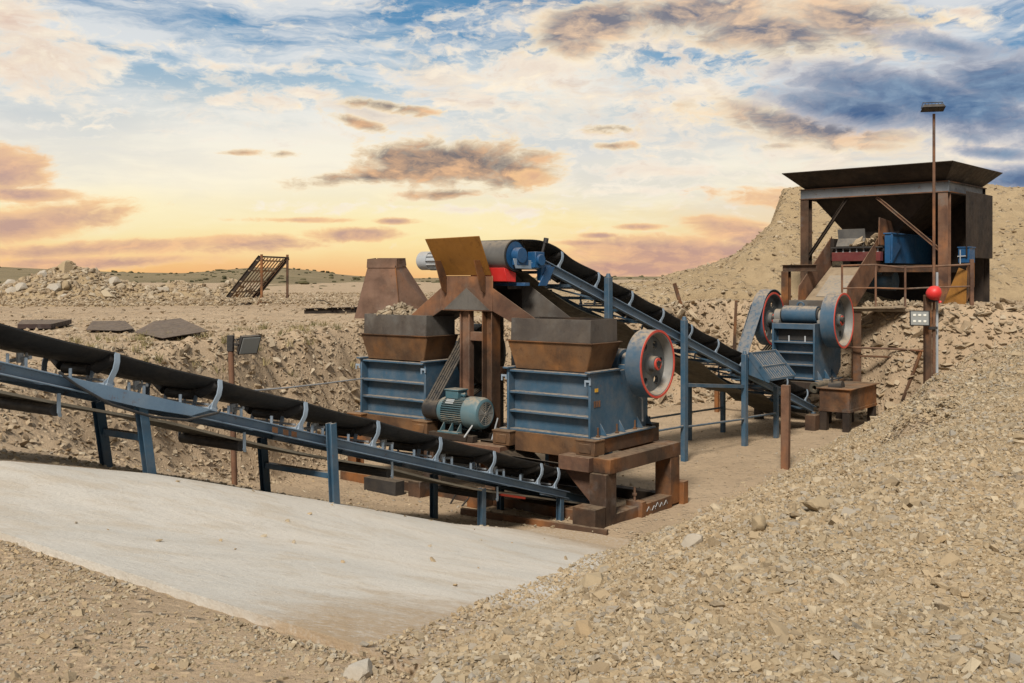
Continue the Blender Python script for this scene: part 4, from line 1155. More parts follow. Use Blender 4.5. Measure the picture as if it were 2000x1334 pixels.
# splice plate, hanging cable, stains
yq = lambda y, dz: (HW+.045, y, ztop(y)+dz)
part('splice_plate', MB().prism([yq(-6.95, .0), yq(-5.45, .0), yq(-5.68, -.10), yq(-6.15, -.125), yq(-6.55, -.12), yq(-6.7, -.09)], (.012, 0, 0)), 'blue_frame', pc, .002)
part('cable', MB().sweep([yq(-6.95, .02), (HW+.075, -6.8, ztop(-6.8)-.06), (HW+.08, -6.5, ztop(-6.5)-.155), (HW+.08, -6.1, ztop(-6.1)-.185), (HW+.08, -5.75, ztop(-5.75)-.15), (HW+.07, -5.4, ztop(-5.4)-.02), (HW-.02, -5.3, ztop(-5.3)+.02)], .012), 'rubber', pc, 0)
for y in (-4.72, -4.58, -4.47):
    part('stencil_mark', MB().prism([(HW+.039, y, ztop(y)-.03), (HW+.039, y+.07, ztop(y+.07)-.03), (HW+.039, y+.07, ztop(y+.07)-.085), (HW+.039, y, ztop(y)-.085)], (.002, 0, 0)), 'rust', pc, 0)
part('scraper', MB().bar((HW-.1, -.75, ztop(-.75)-.235), (HW-.1, -.2, ztop(-.2)-.215), .03, .03), 'red', pc, 0)
part('tail_pulley', MB().cyl((-.42, 1.75, ztop(1.75)-.0), (.42, 1.75, ztop(1.75)-.0), .14, n=28), 'drum', pc, .004)
part('head_pulley', MB().cyl((-.5, YH-.05, ztop(YH)+.02), (.5, YH-.05, ztop(YH)+.02), .22, n=32), 'drum', pc, .004)

# feed conveyor from the primary crusher up to the splitter chute
GD = Vector((.66, .751, 0)); GZ = -math.atan2(.66, .751)
GX = ux_(GZ)
HG = .56
GO = Vector((3.14, 19.15, 0))-GX*HG
fc = thing('belt_conveyor', GO, GZ, 'inclined blue belt conveyor with its grey head drum above the two legged chute', 'conveyor')
SG = -.33
zg_ = lambda y: 2.375+SG*y
Y0, Y1 = -4.3, 5.75
for s in (1, -1):
    part('stringer', MB().ibeam((s*HG, Y0, zg_(Y0)-.075), (s*HG, Y1, zg_(Y1)-.075), .08, .15, .014, chan=-s), 'blue_frame' if s > 0 else 'blue', fc, .003)
i0 = None
for i in range(-4, 6):
    y = 1.35+(i-5)*.99+.99*4
    if y > Y1-.2 or y < Y0+.3: continue
    if i0 is None:
        i0 = idler_station(fc, 0, 0, HG); o = i0
    else: o = copy_tree(i0, fc)
    o.location = (0, y, zg_(y)); o.rotation_euler = (math.atan(SG), 0, 0)
ys = [Y0-.2+i*(Y1-.1-Y0+.2)/120 for i in range(121)]
part('carrying_belt', belt_mesh(ys, zg_, HG, .045, .99, 1.35, (Y0-.2, 1.3, zg_(Y0)+.205)), 'rubber', fc, 0)
def gret(y):
    k = (y-Y0)/2.6
    return zg_(y)-.30-.16*abs(math.sin(k*math.pi))*(1 if y < 4 else .3)
ys = [Y0-.1+i*(Y1-Y0)/100 for i in range(101)]
part('return_belt', flat_belt(ys, gret, .46), 'rubber_olive', fc, 0)
for y in [Y0+.5+.66*i for i in range(15)]:
    part('cross_member', MB().bar((-HG+.03, y, zg_(y)-.12), (HG-.03, y, zg_(y)-.12), .05, .05), 'blue', fc, .002)
b = MB()
for i in range(8):
    y = Y0+.5+1.32*i
    if y+1.3 > Y1: break
    b.bar((-HG+.03, y, zg_(y)-.15), (HG-.03, y+1.3, zg_(y+1.3)-.15), .04, .03)
part('lacing', b, 'blue', fc, 0)
for y, f in ((-2.4, .3), (.0, .24), (2.3, .28)):
    q = GO+uy_(GZ)*y+GX*(HG+.085); z0 = gz(q.x, q.y)-.05
    b = MB().box(HG+.045, HG+.145, y-.055, y+.055, z0, zg_(y)+.26).cyl((HG+.095, y, zg_(y)+.26), (HG+.095, y, zg_(y)+.33), .05, .03, n=12)
    part('leg', b, 'blue', fc, .004)
    q = GO+uy_(GZ)*y-GX*(HG+.085); z0 = gz(q.x, q.y)-.05
    part('leg', MB().box(-HG-.13, -HG-.045, y-.05, y+.05, z0, zg_(y)+.05), 'blue', fc, .004)
for y in (3.7,):
    for s in (1, -1):
        q = GO+uy_(GZ)*y+GX*s*(HG+.06); z0 = gz(q.x, q.y)-.05
        part('leg', MB().box(s*(HG+.08)-.045, s*(HG+.08)+.045, y-.045, y+.045, z0, zg_(y)-.05), 'blue', fc, .004)
part('leg', MB().box(HG-.01, HG+.08, 5.55, 5.64, -.05, zg_(5.6)-.15), 'blue', fc, .004)
def grail(y0, y1, z0, z1, r=.022, x=None):
    x = HG+.10 if x is None else x
    return MB().cyl((x, y0, z0), (x, y1, z1), r, n=10)
part('rail', grail(-2.4, -.05, .70, .66), 'blue', fc, 0)
part('rail', grail(.05, 2.25, .64, .56), 'blue', fc, 0)
part('rail', grail(2.35, 3.7, .58, .54), 'blue', fc, 0)
part('rail', MB().bar((HG+.1, .05, 1.42), (HG+.1, 2.25, 1.22), .04, .07), 'blue', fc, .003)
part('rail', grail(0.0, 3.7, .62, .55, x=-HG-.09), 'blue', fc, 0)
# head end: drum, bearings, gear motor, red scraper housing
hy, hz = Y0-.26, zg_(Y0)-.03
part('head_drum', MB().cyl((-.47, hy, hz), (.44, hy, hz), .24, n=40), 'drum', fc, .006)
part('drum_end', MB().lathe((.455, hy, hz), (1, 0, 0), [(-.012, .05), (-.012, .248), (.012, .248), (.012, .23), (-.0, .24), (-.0, .05)], 40), 'rubber', fc, 0)
part('drum_end', MB().lathe((.45, hy, hz), (1, 0, 0), [(-.01, .03), (-.01, .215), (.012, .215), (.012, .03)], 40), 'blue_bright', fc, 0)
bb = MB().cyl((.47, hy, hz), (.60, hy, hz), .12, n=24).box(.475, .58, hy-.10, hy+.17, hz-.15, hz-.02)
part('bearing', bb, 'blue_bright', fc, .006)
part('bearing', MB().box(.50, .66, hy+.24, hy+.46, hz-.19, hz+.06).cyl((.58, hy+.35, hz-.07), (.70, hy+.35, hz-.07), .09, n=20), 'blue_bright', fc, .006)
part('take_up_screw', MB().cyl((.58, hy+.47, hz-.02), (.60, hy+.56, hz+.26), .02, n=10).cyl((.60, hy+.555, hz+.2), (.605, hy+.57, hz+.28), .04, n=12), 'dark', fc, 0)
for s in (1, -1):
    x0 = s*HG
    part('head_plate', MB().prism([(x0, hy-.18, hz-.05), (x0, hy-.12, hz-.20), (x0, Y0+.25, zg_(Y0+.25)-.16), (x0, Y0+.55, zg_(Y0+.55)-.02), (x0, hy+.3, hz-.08)], (s*.014, 0, 0)), 'blue_idler', fc, .003)
part('head_bracket', MB().box(HG-.04, HG+.05, Y0+.18, Y0+.42, zg_(Y0)-.42, zg_(Y0)-.17).prism([(HG+.05, Y0+.1, zg_(Y0)-.5), (HG+.05, Y0+.3, zg_(Y0)-.5), (HG+.05, Y0+.5, zg_(Y0)-.2), (HG+.05, Y0+.3, zg_(Y0)-.2)], (.02, 0, 0)), 'blue_bright', fc, .003)
part('tie_bar', MB().box(-HG, HG, hy+.10, hy+.22, hz-.47, hz-.42), 'blue_bright', fc, .003)
part('scraper_housing', MB().prism([(-.3, hy-.15, hz-.40), (-.3, hy+.05, hz-.41), (-.3, hy+.06, hz-.27), (-.3, hy-.22, hz-.19)], (.72, 0, 0)), 'redplastic', fc, .004)
gm = part('gear_motor', MB().cyl((-1.02, hy, hz-.06), (-1.40, hy, hz-.06), .14, n=28).cyl((-.60, hy, hz-.06), (-1.02, hy, hz-.06), .17, n=24).box(-.58, -.50, hy-.2, hy+.2, hz-.2, hz+.16), 'galv', fc, .006)
part('fan_cowl', MB().lathe((-1.44, hy, hz-.06), (-1, 0, 0), [(-.06, .10), (-.06, .155), (.16, .155), (.19, .13), (.17, .10)], 28), 'galv', gm, 0)
b = MB()
for k in range(14):
    a = 2*math.pi*k/14
    b.bar((-1.04, hy+.15*math.cos(a), hz-.06+.15*math.sin(a)), (-1.38, hy+.15*math.cos(a), hz-.06+.15*math.sin(a)), .008, .03, (0, math.cos(a), math.sin(a)))
part('cooling_fin', b, 'galv', gm, 0)
part('tail_drum', MB().cyl((-.45, Y1-.1, zg_(Y1)+.02), (.45, Y1-.1, zg_(Y1)+.02), .18, n=32), 'drum', fc, .004)
# slatted guard tray on the near side of the tail
tr = MB()
ty0, ty1 = 2.45, 3.55
zx = lambda y: zg_(y)+.28
for i in range(11):
    y = ty0+.08+(ty1-ty0-.16)*i/10
    tr.bar((HG+.12, y, zx(ty0)+.02), (HG+.55, y, zx(ty0)-.46), .025, .045, (0, 1, 0))
tr.bar((HG+.12, ty0, zx(ty0)+.03), (HG+.12, ty1, zx(ty0)+.03), .05, .05).bar((HG+.36, ty0, zx(ty0)-.24), (HG+.36, ty1, zx(ty0)-.24), .05, .05).bar((HG+.55, ty0, zx(ty0)-.48), (HG+.55, ty1, zx(ty0)-.48), .05, .05)
for y in (ty0, ty1):
    tr.prism([(HG+.1, y, zx(ty0)+.06), (HG+.16, y, zx(ty0)+.06), (HG+.60, y, zx(ty0)-.44), (HG+.56, y, zx(ty0)-.54), (HG+.1, y, zx(ty0)-.40)], (0, .014, 0))
part('slatted_guard', tr, 'blue', fc, .002)
part('slat_gap_shade', MB().plate([(HG+.07, ty0, zx(ty0)-.03), (HG+.07, ty1, zx(ty0)-.03), (HG+.48, ty1, zx(ty0)-.52), (HG+.48, ty0, zx(ty0)-.52)], .01), 'dark', fc, 0)  # added dark plate that makes the gaps between the slats look shaded

# ------------------------------------------------------------------ primary jaw crusher
HO = Vector((7.1, 24.0, 1.02))
pr = thing('jaw_crusher', HO, RZ, 'tall narrow blue primary crusher with two big flywheels below the feed hopper', 'jaw crusher')
b = MB().box(-1.02, -.04, .20, .23, .0, 1.25)
for z in (.0, .32, .61, .85):
    b.box(-1.02, -.04, .0, .199, z, z+.04)
b.box(-1.02, -.04, .0, .199, 1.19, 1.32)
part('front_panel', b, 'blue_dark', pr)
part('opening_shade', MB().box(-.98, -.08, .185, .199, .92, 1.18), 'dark', pr, 0)  # dark plate painted in for the shaded opening; the panel behind is solid
part('tension_rod', MB().cyl((-.68, .1, .88), (-.68, .1, 1.03), .018, n=8).cyl((-.28, .1, .88), (-.28, .1, 1.03), .018, n=8), 'galv', pr, 0)
for x0 in (-1.06, -.04):
    part('side_plate', MB().prism([(x0, -.02, 0), (x0, 1.40, 0), (x0, 1.68, .22), (x0, 1.68, .8), (x0, 1.35, 1.33), (x0, -.02, 1.33)], (.04, 0, 0)), 'blue', pr)
b = MB()
for y in (.15, .6, 1.05): b.prism([(.0, y, .0), (.14, y, .0), (.0, y, .22)], (0, .02, 0))
b.box(.0, .16, -.02, 1.35, -.03, -.001)
part('base_flange', b, 'blue', pr)
part('rear_panel', MB().box(-1.02, -.04, 1.36, 1.39, .0, 1.0), 'blue_dark', pr)
part('shaft_housing', MB().cyl((-.97, .52, 1.52), (-.12, .52, 1.52), .215, n=36), 'blue', pr)
part('end_ring', MB().cyl((-.12, .52, 1.52), (-.07, .52, 1.52), .17, n=28).cyl((-.97, .52, 1.52), (-1.02, .52, 1.52), .17, n=28), 'dark', pr)
for x0, x1 in ((-1.18, -1.02), (-.07, .09)):
    part('bearing', MB().cyl((x0, .52, 1.48), (x1, .52, 1.48), .17, n=28).box(x0, x1, .30, .74, 1.331, 1.40), 'grey_dusty', pr)
part('lifting_eye', MB().lathe((-.56, .52, 1.74), (0, 1, 0), [(-.03, .10), (.03, .10), (.03, .06), (-.03, .06)], 24), 'blue_dark', pr)
part('jaw_mouth', MB().box(-1.0, -.06, .85, .88, 1.3, 1.86).box(-1.0, -.06, 1.3, 1.33, 1.3, 1.86), 'rust_grey', pr)
part('shaft', MB().cyl((-1.6, .52, 1.42), (.5, .52, 1.42), .07, n=16), 'dark', pr)
flywheel(pr, .31, .58, 1.40, .655, .34, 1, face='grey_dusty')
flywheel(pr, -1.40, .58, 1.40, .655, .26, 1, face='web')
b = MB()
bl = belt_loop(-1.40, .58, 1.40, .68, -.95, .16, .2)
b.ribbon(bl[:], (.30, 0, 0), .02)
gp = [p for p in bl]
bp = MB()
for i in range(4):
    bp.ribbon(belt_loop(-1.42+(i-1.5)*.066, .58, 1.40, .665, -.95, .16, .18), (.04, 0, 0), .02)
part('drive_belt', bp, 'rubber', pr, 0)
# sheet cover over the upper run of the belt
al = math.atan2(.16-1.40, -.95-.58)
cov = []
for i in range(15):
    t = math.pi*.30+(math.pi*.56)*i/14
    cov.append((-1.41, .58+.72*math.cos(t), 1.40+.72*math.sin(t)))
cov += [(-1.41, -1.22, .22), (-1.41, -1.18, .02)]
part('belt_cover', MB().ribbon(cov, (.30, 0, 0), .016), 'blue', pr, 0)
part('belt_cover_side', MB().prism([(-1.595, .35, 2.02), (-1.595, -.06, 1.74), (-1.595, -1.2, .16), (-1.595, -.9, .0), (-1.595, .1, 1.3)], (.01, 0, 0)), 'blue', pr, 0)
pm = thing('electric_motor', HO, RZ, 'small blue motor at the foot of the primary crusher belt', 'motor')
part('finned_body', MB().cyl((-1.2, -.95, .16), (-.72, -.95, .16), .19, n=28), 'motor', pm)
part('fan_cowl', MB().cyl((-.72, -.95, .16), (-.56, -.95, .16), .2, n=28), 'motor', pm)
part('pulley', MB().cyl((-1.56, -.95, .16), (-1.26, -.95, .16), .17, n=28), 'dark', pm)
part('foot', MB().box(-1.15, -.7, -1.15, -.75, -.08, -.0), 'dark', pm)
# ------------------------------------------------------------------ stand of the primary crusher
ps = thing('crusher_stand', Vector((HO.x, HO.y, 0)), RZ, 'short rusty box pedestals and beams under the tall blue primary crusher', 'steel frame')
part('pedestal', MB().box(.42, 1.1, -.8, 1.0, .45, .93), 'rust', ps)
part('top_plate', MB().box(.36, 1.16, -.86, 1.06, .931, .955), 'rust', ps)
for x, y in ((.5, -.72), (1.02, -.72), (1.02, .9), (.5, .9)):
    part('leg', MB().box(x-.08, x+.08, y-.08, y+.08, -.1, .449), 'rust_dark', ps)
part('angle', MB().box(.40, 1.115, -.815, -.80, .43, .49).box(1.10, 1.116, -.8, 1.0, .43, .49), 'rust', ps, 0)
part('beam', MB().box(-1.5, .36, -.12, .10, .72, .98), 'rust_dark', ps)
part('beam', MB().box(-1.5, .36, 1.3, 1.5, .72, .98), 'rust_dark', ps)
part('beam', MB().box(.02, .24, -.3, 1.3, .84, .985), 'rust', ps)
for x, y in ((-1.4, .0), (-1.4, 1.4), (.1, 1.4), (.15, .35)):
    part('leg', MB().box(x-.09, x+.09, y-.09, y+.09, -.1, .72), 'rust_dark', ps)
part('block', MB().box(.18, .42, -1.05, -.70, -.05, .34), 'rust', ps)
part('anchor_bolt', MB().cyl((.62, -.55, .95), (.62, -.55, 1.2), .025, n=8).cyl((.75, -.5, .95), (.75, -.5, 1.14), .02, n=8).cyl((.55, -.5, .955), (.85, -.5, .99), .12, n=16), 'dark', ps, 0)
b = MB().box(-2.9, -1.6, .5, .62, .62, .72).box(-2.85, -2.75, .5, .6, -.1, .62).box(-1.75, -1.65, .5, .6, -.1, .62).box(-2.85, -2.75, .8, .9, -.1, .62)
part('side_bench', b, 'rust', ps)
rl = thing('rubber_roll', Vector((HO.x, HO.y, 0)), RZ, 'dusty dark rubber roll lying beside the base of the primary crusher', 'rubber roll')
part('roll', MB().lathe((.28, -.55, .93), (0, 1, 0), [(-.2, .05), (-.2, .12), (.6, .12), (.6, .05)], 24), 'rubber_olive', rl, .004)

# ------------------------------------------------------------------ feed hopper station
KT = R(42); KZ = -KT
KO = Vector((10.98, 26.0, 2.60))
def K2W(x, y, z=0): return KO+ux_(KZ)*x+uy_(KZ)*y+Vector((0, 0, z))
fh_ = thing('feed_hopper', KO, KZ, 'big dark rusty steel hopper with flared rim on a tall frame against the spoil hill', 'hopper')
WX, DY = 3.75, 2.75
for x, y, mt in ((0, 0, 'rust_red'), (-WX, 0, 'rust'), (0, DY, 'rust_dark'), (-WX, DY, 'rust_dark')):
    q = K2W(x, y); z0 = min(gz(q.x, q.y)-KO.z, -.0)-.15
    part('post', MB().ibeam((x, y, z0), (x, y, 3.0), .24, .24, .02, up=(0, 1, 0)), mt, fh_)
def hbeam(p, q): return MB().ibeam(p, q, .16, .28, .022)
fb = part('frame_beam', hbeam((-WX-.14, -.06, 3.145), (.14, -.06, 3.145)), 'beam_grey', fh_, label='bluish grey front beam with rusty edges')
part('flange_edge', MB().box(-WX-.14, .14, -.1425, -.136, 3.262, 3.288).box(-WX-.14, .14, -.1425, -.136, 3.002, 3.028), 'rust_red', fb, 0)
fb = part('frame_beam', hbeam((.06, .03, 3.145), (.06, DY+.1, 3.145)), 'beam_grey', fh_)
part('flange_edge', MB().box(.136, .1425, .03, DY+.1, 3.262, 3.288).box(.136, .1425, .03, DY+.1, 3.002, 3.028), 'rust', fb, 0)
part('frame_beam', hbeam((-WX-.06, .03, 3.145), (-WX-.06, DY+.1, 3.145)), 'rust', fh_)
part('frame_beam', hbeam((-WX-.14, DY, 3.145), (.14, DY, 3.145)), 'rust_dark', fh_)
part('brace', MB().ibeam((-1.75, -.02, 2.98), (-.12, -.02, 1.55), .09, .08, .012), 'rust_red', fh_)
part('brace', MB().ibeam((-WX+1.2, -.02, 2.98), (-WX+.1, -.02, 1.45), .09, .08, .012), 'rust_dark', fh_)
# flared rim
lo = [(-WX-.02, -.02), (.02, -.02), (.02, DY+.02), (-WX-.02, DY+.02)]
hi = [(-WX-.42, -.62), (.42, -.62), (.42, DY+.55), (-WX-.42, DY+.55)]
for i in range(4):
    j = (i+1) % 4
    part('rim_plate', MB().plate([(*lo[i], 3.30), (*lo[j], 3.30), (*hi[j], 3.72), (*hi[i], 3.72)], .02), 'rust_dark', fh_, 0)
# funnel below, its steel colour darkened for the shade inside
bt = [(-2.95, .75), (-1.45, .75), (-1.45, 2.3), (-2.95, 2.3)]
for i in range(4):
    j = (i+1) % 4
    part('funnel_plate', MB().plate([(*bt[i], 2.1), (*bt[j], 2.1), (*lo[j], 3.29), (*lo[i], 3.29)], .016), 'rust_dark', fh_, 0)
for i in range(4):
    j = (i+1) % 4
    part('funnel_throat', MB().plate([(*bt[i], 1.75), (*bt[j], 1.75), (*bt[j], 2.1), (*bt[i], 2.1)], .014), 'rust_dark', fh_, 0)
part('floor_beam', MB().box(-WX, .0, -.08, .08, .98, 1.16), 'rust', fh_)
part('floor_beam', MB().box(-WX, .0, DY-.08, DY+.08, .98, 1.16), 'rust_dark', fh_)
part('floor_beam', MB().box(-1.4, -1.2, .08, DY-.08, .98, 1.16).box(-3.25, -3.05, .08, DY-.08, .98, 1.16), 'rust_dark', fh_)
# retaining panels at the right and behind
part('side_panel', MB().box(.34, .37, .55, 2.6, 1.35, 3.05), 'rust_dark', fh_)
part('side_panel', MB().prism([(.30, .28, -.05), (.30, .95, 1.7), (.30, .95, 3.0), (.30, 1.3, 3.0), (.30, 1.3, .6)], (.02, 0, 0)), 'rust', fh_)
part('gusset', MB().prism([(.12, -.7, -.02), (.75, -.7, -.02), (.75, -.6, 1.0), (.55, -.6, 1.08)], (0, .015, 0)), 'rust_orange', fh_)
part('back_panel', MB().box(-WX, .2, DY+.13, DY+.16, -.4, 3.0), 'rust_dark', fh_)
# goal shaped support before the left post
b = MB().ibeam((-3.62, -1.45, -2.6), (-3.62, -1.45, 1.0), .2, .18, .018, up=(0, 1, 0))
part('support_post', b, 'rust', fh_)
part('support_beam', MB().ibeam((-3.72, -1.45, 1.09), (-2.75, -1.45, 1.09), .16, .18, .018), 'rust', fh_)

vf = thing('vibrating_feeder', KO, KZ, 'bright blue vibrating feeder box slung under the big hopper', 'feeder')
part('side_box', MB().box(-1.52, -1.36, -.05, 2.9, 1.22, 1.98).box(-1.55, -1.33, -.08, 2.93, 1.98, 2.02), 'blue_bright', vf)
part('corner_rib', MB().prism([(-1.34, -.1, 1.22), (-1.34, .55, 1.7), (-1.34, .25, 1.75), (-1.34, -.1, 1.98)], (.05, 0, 0)), 'blue_bright', vf)
part('side_box', MB().box(-3.02, -2.9, -.1, 2.9, 1.3, 1.9), 'rust_dark', vf)
part('feeder_lip', MB().box(-2.88, -1.54, -.28, -.10, 1.28, 1.52), 'maroon', vf, label='dark red feeder lip')
part('lip_edge', MB().box(-2.90, -1.53, -.30, -.09, 1.62, 1.66), 'dark', vf)
b = MB()
for i in range(7):
    x = -2.78+i*.19
    b.cyl((x, -.2, 1.46), (x, -.2, 1.64), .018, n=8).cyl((x, -.2, 1.50), (x, -.2, 1.53), .035, n=8)
part('stud', b, 'galv', vf, 0)
part('trough', MB().box(-2.9, -1.53, -.1, 2.8, 1.53, 1.60), 'dark', vf)
part('curtain', MB().plate([(-2.86, -.05, 1.68), (-2.1, -.05, 1.68), (-2.1, .1, 1.90), (-2.86, .1, 1.90)], .02).plate([(-2.86, .1, 1.90), (-2.1, .1, 1.90), (-2.1, .05, 2.15), (-2.86, .05, 2.15)], .02), 'drum', vf, 0)
part('skirt_board', MB().prism([(-1.62, -.25, 1.7), (-1.62, 1.7, 1.7), (-1.62, 1.7, 2.25), (-1.62, -.2, 2.42)], (.03, 0, 0)), 'rust_red', vf)
part('exciter', MB().cyl((-2.9, .9, .75), (-1.6, .9, .75), .26, n=24).box(-2.6, -1.9, .7, 1.1, .9, 1.25), 'blue', vf)
part('end_box', MB().box(.14, .42, .6, 1.0, 1.22, 1.6).box(.12, .44, .58, 1.02, 1.60, 1.63), 'blue_bright', vf, .004)
part('air_pipe', MB().cyl((.13, .57, 1.38), (.36, .57, 1.39), .016, n=8).cyl((.2, .56, 1.15), (.2, .56, 1.55), .016, n=8), 'galv', vf, 0)
n = 60
u = RNG.uniform(-2.5, -1.62, n); v = RNG.uniform(-.2, 1.0, n)
P = [K2W(a, b_) for a, b_ in zip(u, v)]
fs_ = stones('crushed_stone', np.array([p.x for p in P]), np.array([p.y for p in P]), lambda x, y: KO.z+1.66+.25*np.clip((u+2.5)/.9, 0, 1)+0*x, logu(n, .1, .26), M['rubble'], flat=(.5, .9))
tag(fs_, 'lumps of raw rock lying in the feeder trough', 'stones', kind='stuff')

dc = thing('discharge_chute', KO, KZ, 'steep chute with two brown side plates dropping from feeder to primary crusher', 'chute')
part('side_plate', MB().prism([(-1.68, .02, 1.12), (-1.68, .02, 1.98), (-1.68, -2.02, .62), (-1.68, -2.1, .12), (-1.68, -1.5, .1)], (.02, 0, 0)), 'rust_red', dc)
part('side_plate', MB().prism([(-3.02, .02, 1.12), (-3.02, .02, 1.98), (-3.02, -1.95, .62), (-3.02, -2.0, .12), (-3.02, -1.5, .1)], (.02, 0, 0)), 'rust_red', dc)
part('chute_floor', MB().plate([(-2.99, -.05, 1.15), (-1.69, -.05, 1.15), (-1.69, -1.85, .12), (-2.99, -1.85, .12)], .02), 'wood', dc, label='floor plate polished pale by sliding stone')
part('wear_patch', MB().plate([(-2.8, -.55, .895), (-2.1, -.55, .895), (-1.9, -1.5, .345), (-2.75, -1.5, .345)], .008), 'grey_dusty', dc, 0)

# walkway with handrails in front of the hopper
WA, WB = Vector((8.15, 25.35, 2.70)), Vector((11.2, 24.95, 2.70))
wd = (WB-WA).normalized(); wz = math.atan2(wd.y, wd.x)
wk = thing('walkway', WA, wz, 'plank walkway with bent rusty handrails in front of the feed hopper', 'walkway')
L = (WB-WA).length
dk = part('deck', MB().box(.1, 1.75, -.02, .75, -.10, -.04), 'wood', wk)
part('plank', MB().hexa([(.0, -.10, -.04), (1.5, -.16, -.01), (1.5, .10, -.01), (.0, .16, -.04), (.0, -.10, .0), (1.5, -.16, .03), (1.5, .10, .03), (.0, .16, .0)]), 'wood', dk)
part('plank', MB().hexa([(.7, .2, -.03), (1.75, .1, .03), (1.75, .3, .03), (.7, .4, -.03), (.7, .2, .0), (1.75, .1, .06), (1.75, .3, .06), (.7, .4, .0)]), 'wood', dk)
for x in (.02, .82, 1.52):
    part('rail_post', MB().bar((x, 0, -.02), (x, 0, 1.03), .045, .045), 'rust_red', wk, .002)
part('end_post', MB().bar((L, 0, -.15), (L, 0, 1.18), .085, .085), 'rust_red', wk, .003)
part('top_rail', MB().sweep([(0, 0, 1.03), (.8, .0, 1.05), (1.45, .02, .98), (2.1, .01, 1.0), (L, 0, 1.06)], .024), 'rust_red', wk, 0)
part('mid_rail', MB().sweep([(0, 0, .47), (.8, .0, .48), (1.5, .01, .46), (2.3, .0, .50), (L, 0, .52)], .02), 'rust_red', wk, 0)
q = WA+wd*.3
part('support_post', MB().bar((.38, .1, -2.75), (.38, .1, -.1), .2, .2), 'rust', wk)
part('support_post', MB().bar((1.55, .3, -2.3), (1.55, .3, -.1), .16, .16), 'rust_dark', wk)
part('lower_rail', MB().sweep([(.1, -.1, -.98), (1.3, -.3, -1.0), (2.0, -.75, -1.03)], .025), 'rust_red', wk, 0)
part('lower_rail', MB().bar((.45, .0, -1.2), (2.1, -.4, -1.22), .05, .05), 'rust', wk)
part('strut', MB().bar((1.75, -.55, -1.05), (1.25, -.85, -2.2), .06, .06), 'rust', wk)

# ------------------------------------------------------------------ lamps
def flood(par, c, fwd, w, h, d=.07, leds=True, body='dark', lens='lens'):
    """LED floodlight: finned tray, glass, LED blocks; fwd = direction it faces"""
    f = Vector(fwd).normalized(); r = f.cross(Vector((0, 0, 1))).normalized(); u = r.cross(f)
    c = Vector(c)
    Q = lambda a, b, e: c+r*a+u*b+f*e
    def bx(x0, x1, y0, y1, z0, z1): return [Q(x0, y0, z0), Q(x1, y0, z0), Q(x1, y1, z0), Q(x0, y1, z0), Q(x0, y0, z1), Q(x1, y0, z1), Q(x1, y1, z1), Q(x0, y1, z1)]
    b = MB().hexa([Q(-w*.42, -h*.42, -d), Q(w*.42, -h*.42, -d), Q(w*.42, h*.42, -d), Q(-w*.42, h*.42, -d), Q(-w/2, -h/2, 0), Q(w/2, -h/2, 0), Q(w/2, h/2, 0), Q(-w/2, h/2, 0)])
    for i in range(6):
        x = -w*.35+w*.7*i/5
        b.hexa(bx(x-.006, x+.006, -h*.36, h*.36, -d-.03, -d))
    o = part('floodlight', b, body, par, .003)
    part('lens', MB().hexa(bx(-w*.43, w*.43, -h*.43, h*.43, .001, .008)), lens, o, 0)
    if leds:
        b = MB()
        for i in (-1, 0, 1):
            for j in (-1, 1):
                b.hexa(bx(i*w*.25-w*.07, i*w*.25+w*.07, j*h*.2-h*.07, j*h*.2+h*.07, .009, .016))
        part('led_block', b, 'led', o, .004)
    part('bracket', MB().sweep([Q(-w*.5, 0, -d*.4), Q(-w*.42, 0, -d-.09), Q(w*.42, 0, -d-.09), Q(w*.5, 0, -d*.4)], .012, 6), body, o, 0)
    return o
mx, my_ = 9.2, 22.45
mz0 = max(gz(mx, my_), float(heap_z(np.array([mx]), np.array([my_]))[0]))-.2
lm = thing('light_mast', (mx, my_, 0), 0, 'tall thin rusty lamp mast with floodlights rising before the feed hopper', 'lamp mast')
part('lower_post', MB().box(-.16, -.02, -.07, .07, mz0, 3.05), 'rust', lm)
part('pole', MB().cyl((.05, 0, mz0+.6), (.05, .0, 7.02), .036, .030, n=12), 'rust_red', lm, 0)
part('cable_pipe', MB().cyl((.14, .05, 1.3), (.14, .05, 3.55), .028, n=8), 'galv', lm, 0)
part('clamp', MB().box(-.10, .10, -.08, -.03, 2.9, 2.96).box(-.10, .10, -.08, -.03, 2.3, 2.36), 'dark', lm, 0)
flood(lm, (-.02, -.12, 7.10), (-.05, -.22, -.97), .48, .30, leds=False, lens='dark')
flood(lm, (-.34, -.20, 2.55), (-.45, -.85, -.12), .42, .34)
part('lamp_arm', MB().bar((-.25, -.1, 2.5), (-.1, 0, 2.45), .04, .04), 'dark', lm, 0)
bl_ = thing('balloon', (mx-.02, my_-.2, 3.08), 0, 'small bright red balloon with knotted tail tied to the lamp mast', 'balloon')
pf = [(-.19, .022), (-.165, .018), (-.15, .03), (-.115, .085), (-.05, .145), (.03, .168), (.10, .150), (.15, .095), (.175, .03), (.18, .0005)]
pf = [(-.19, .0005)]+pf
part('skin', MB().lathe((0, 0, 0), (-.55, 0, .83), pf, 32, closed=False), 'redplastic', bl_, 0, smooth=60)
part('knot', MB().lathe((.112, 0, -.168), (-.55, 0, .83), [(-.03, .035), (-.0, .012), (.02, .02), (-.02, .04)], 12), 'redplastic', bl_, 0)
part('string', MB().sweep([(.11, 0, -.17), (.09, .08, -.2), (.06, .17, -.12)], .006, 6), 'galv', bl_, 0)

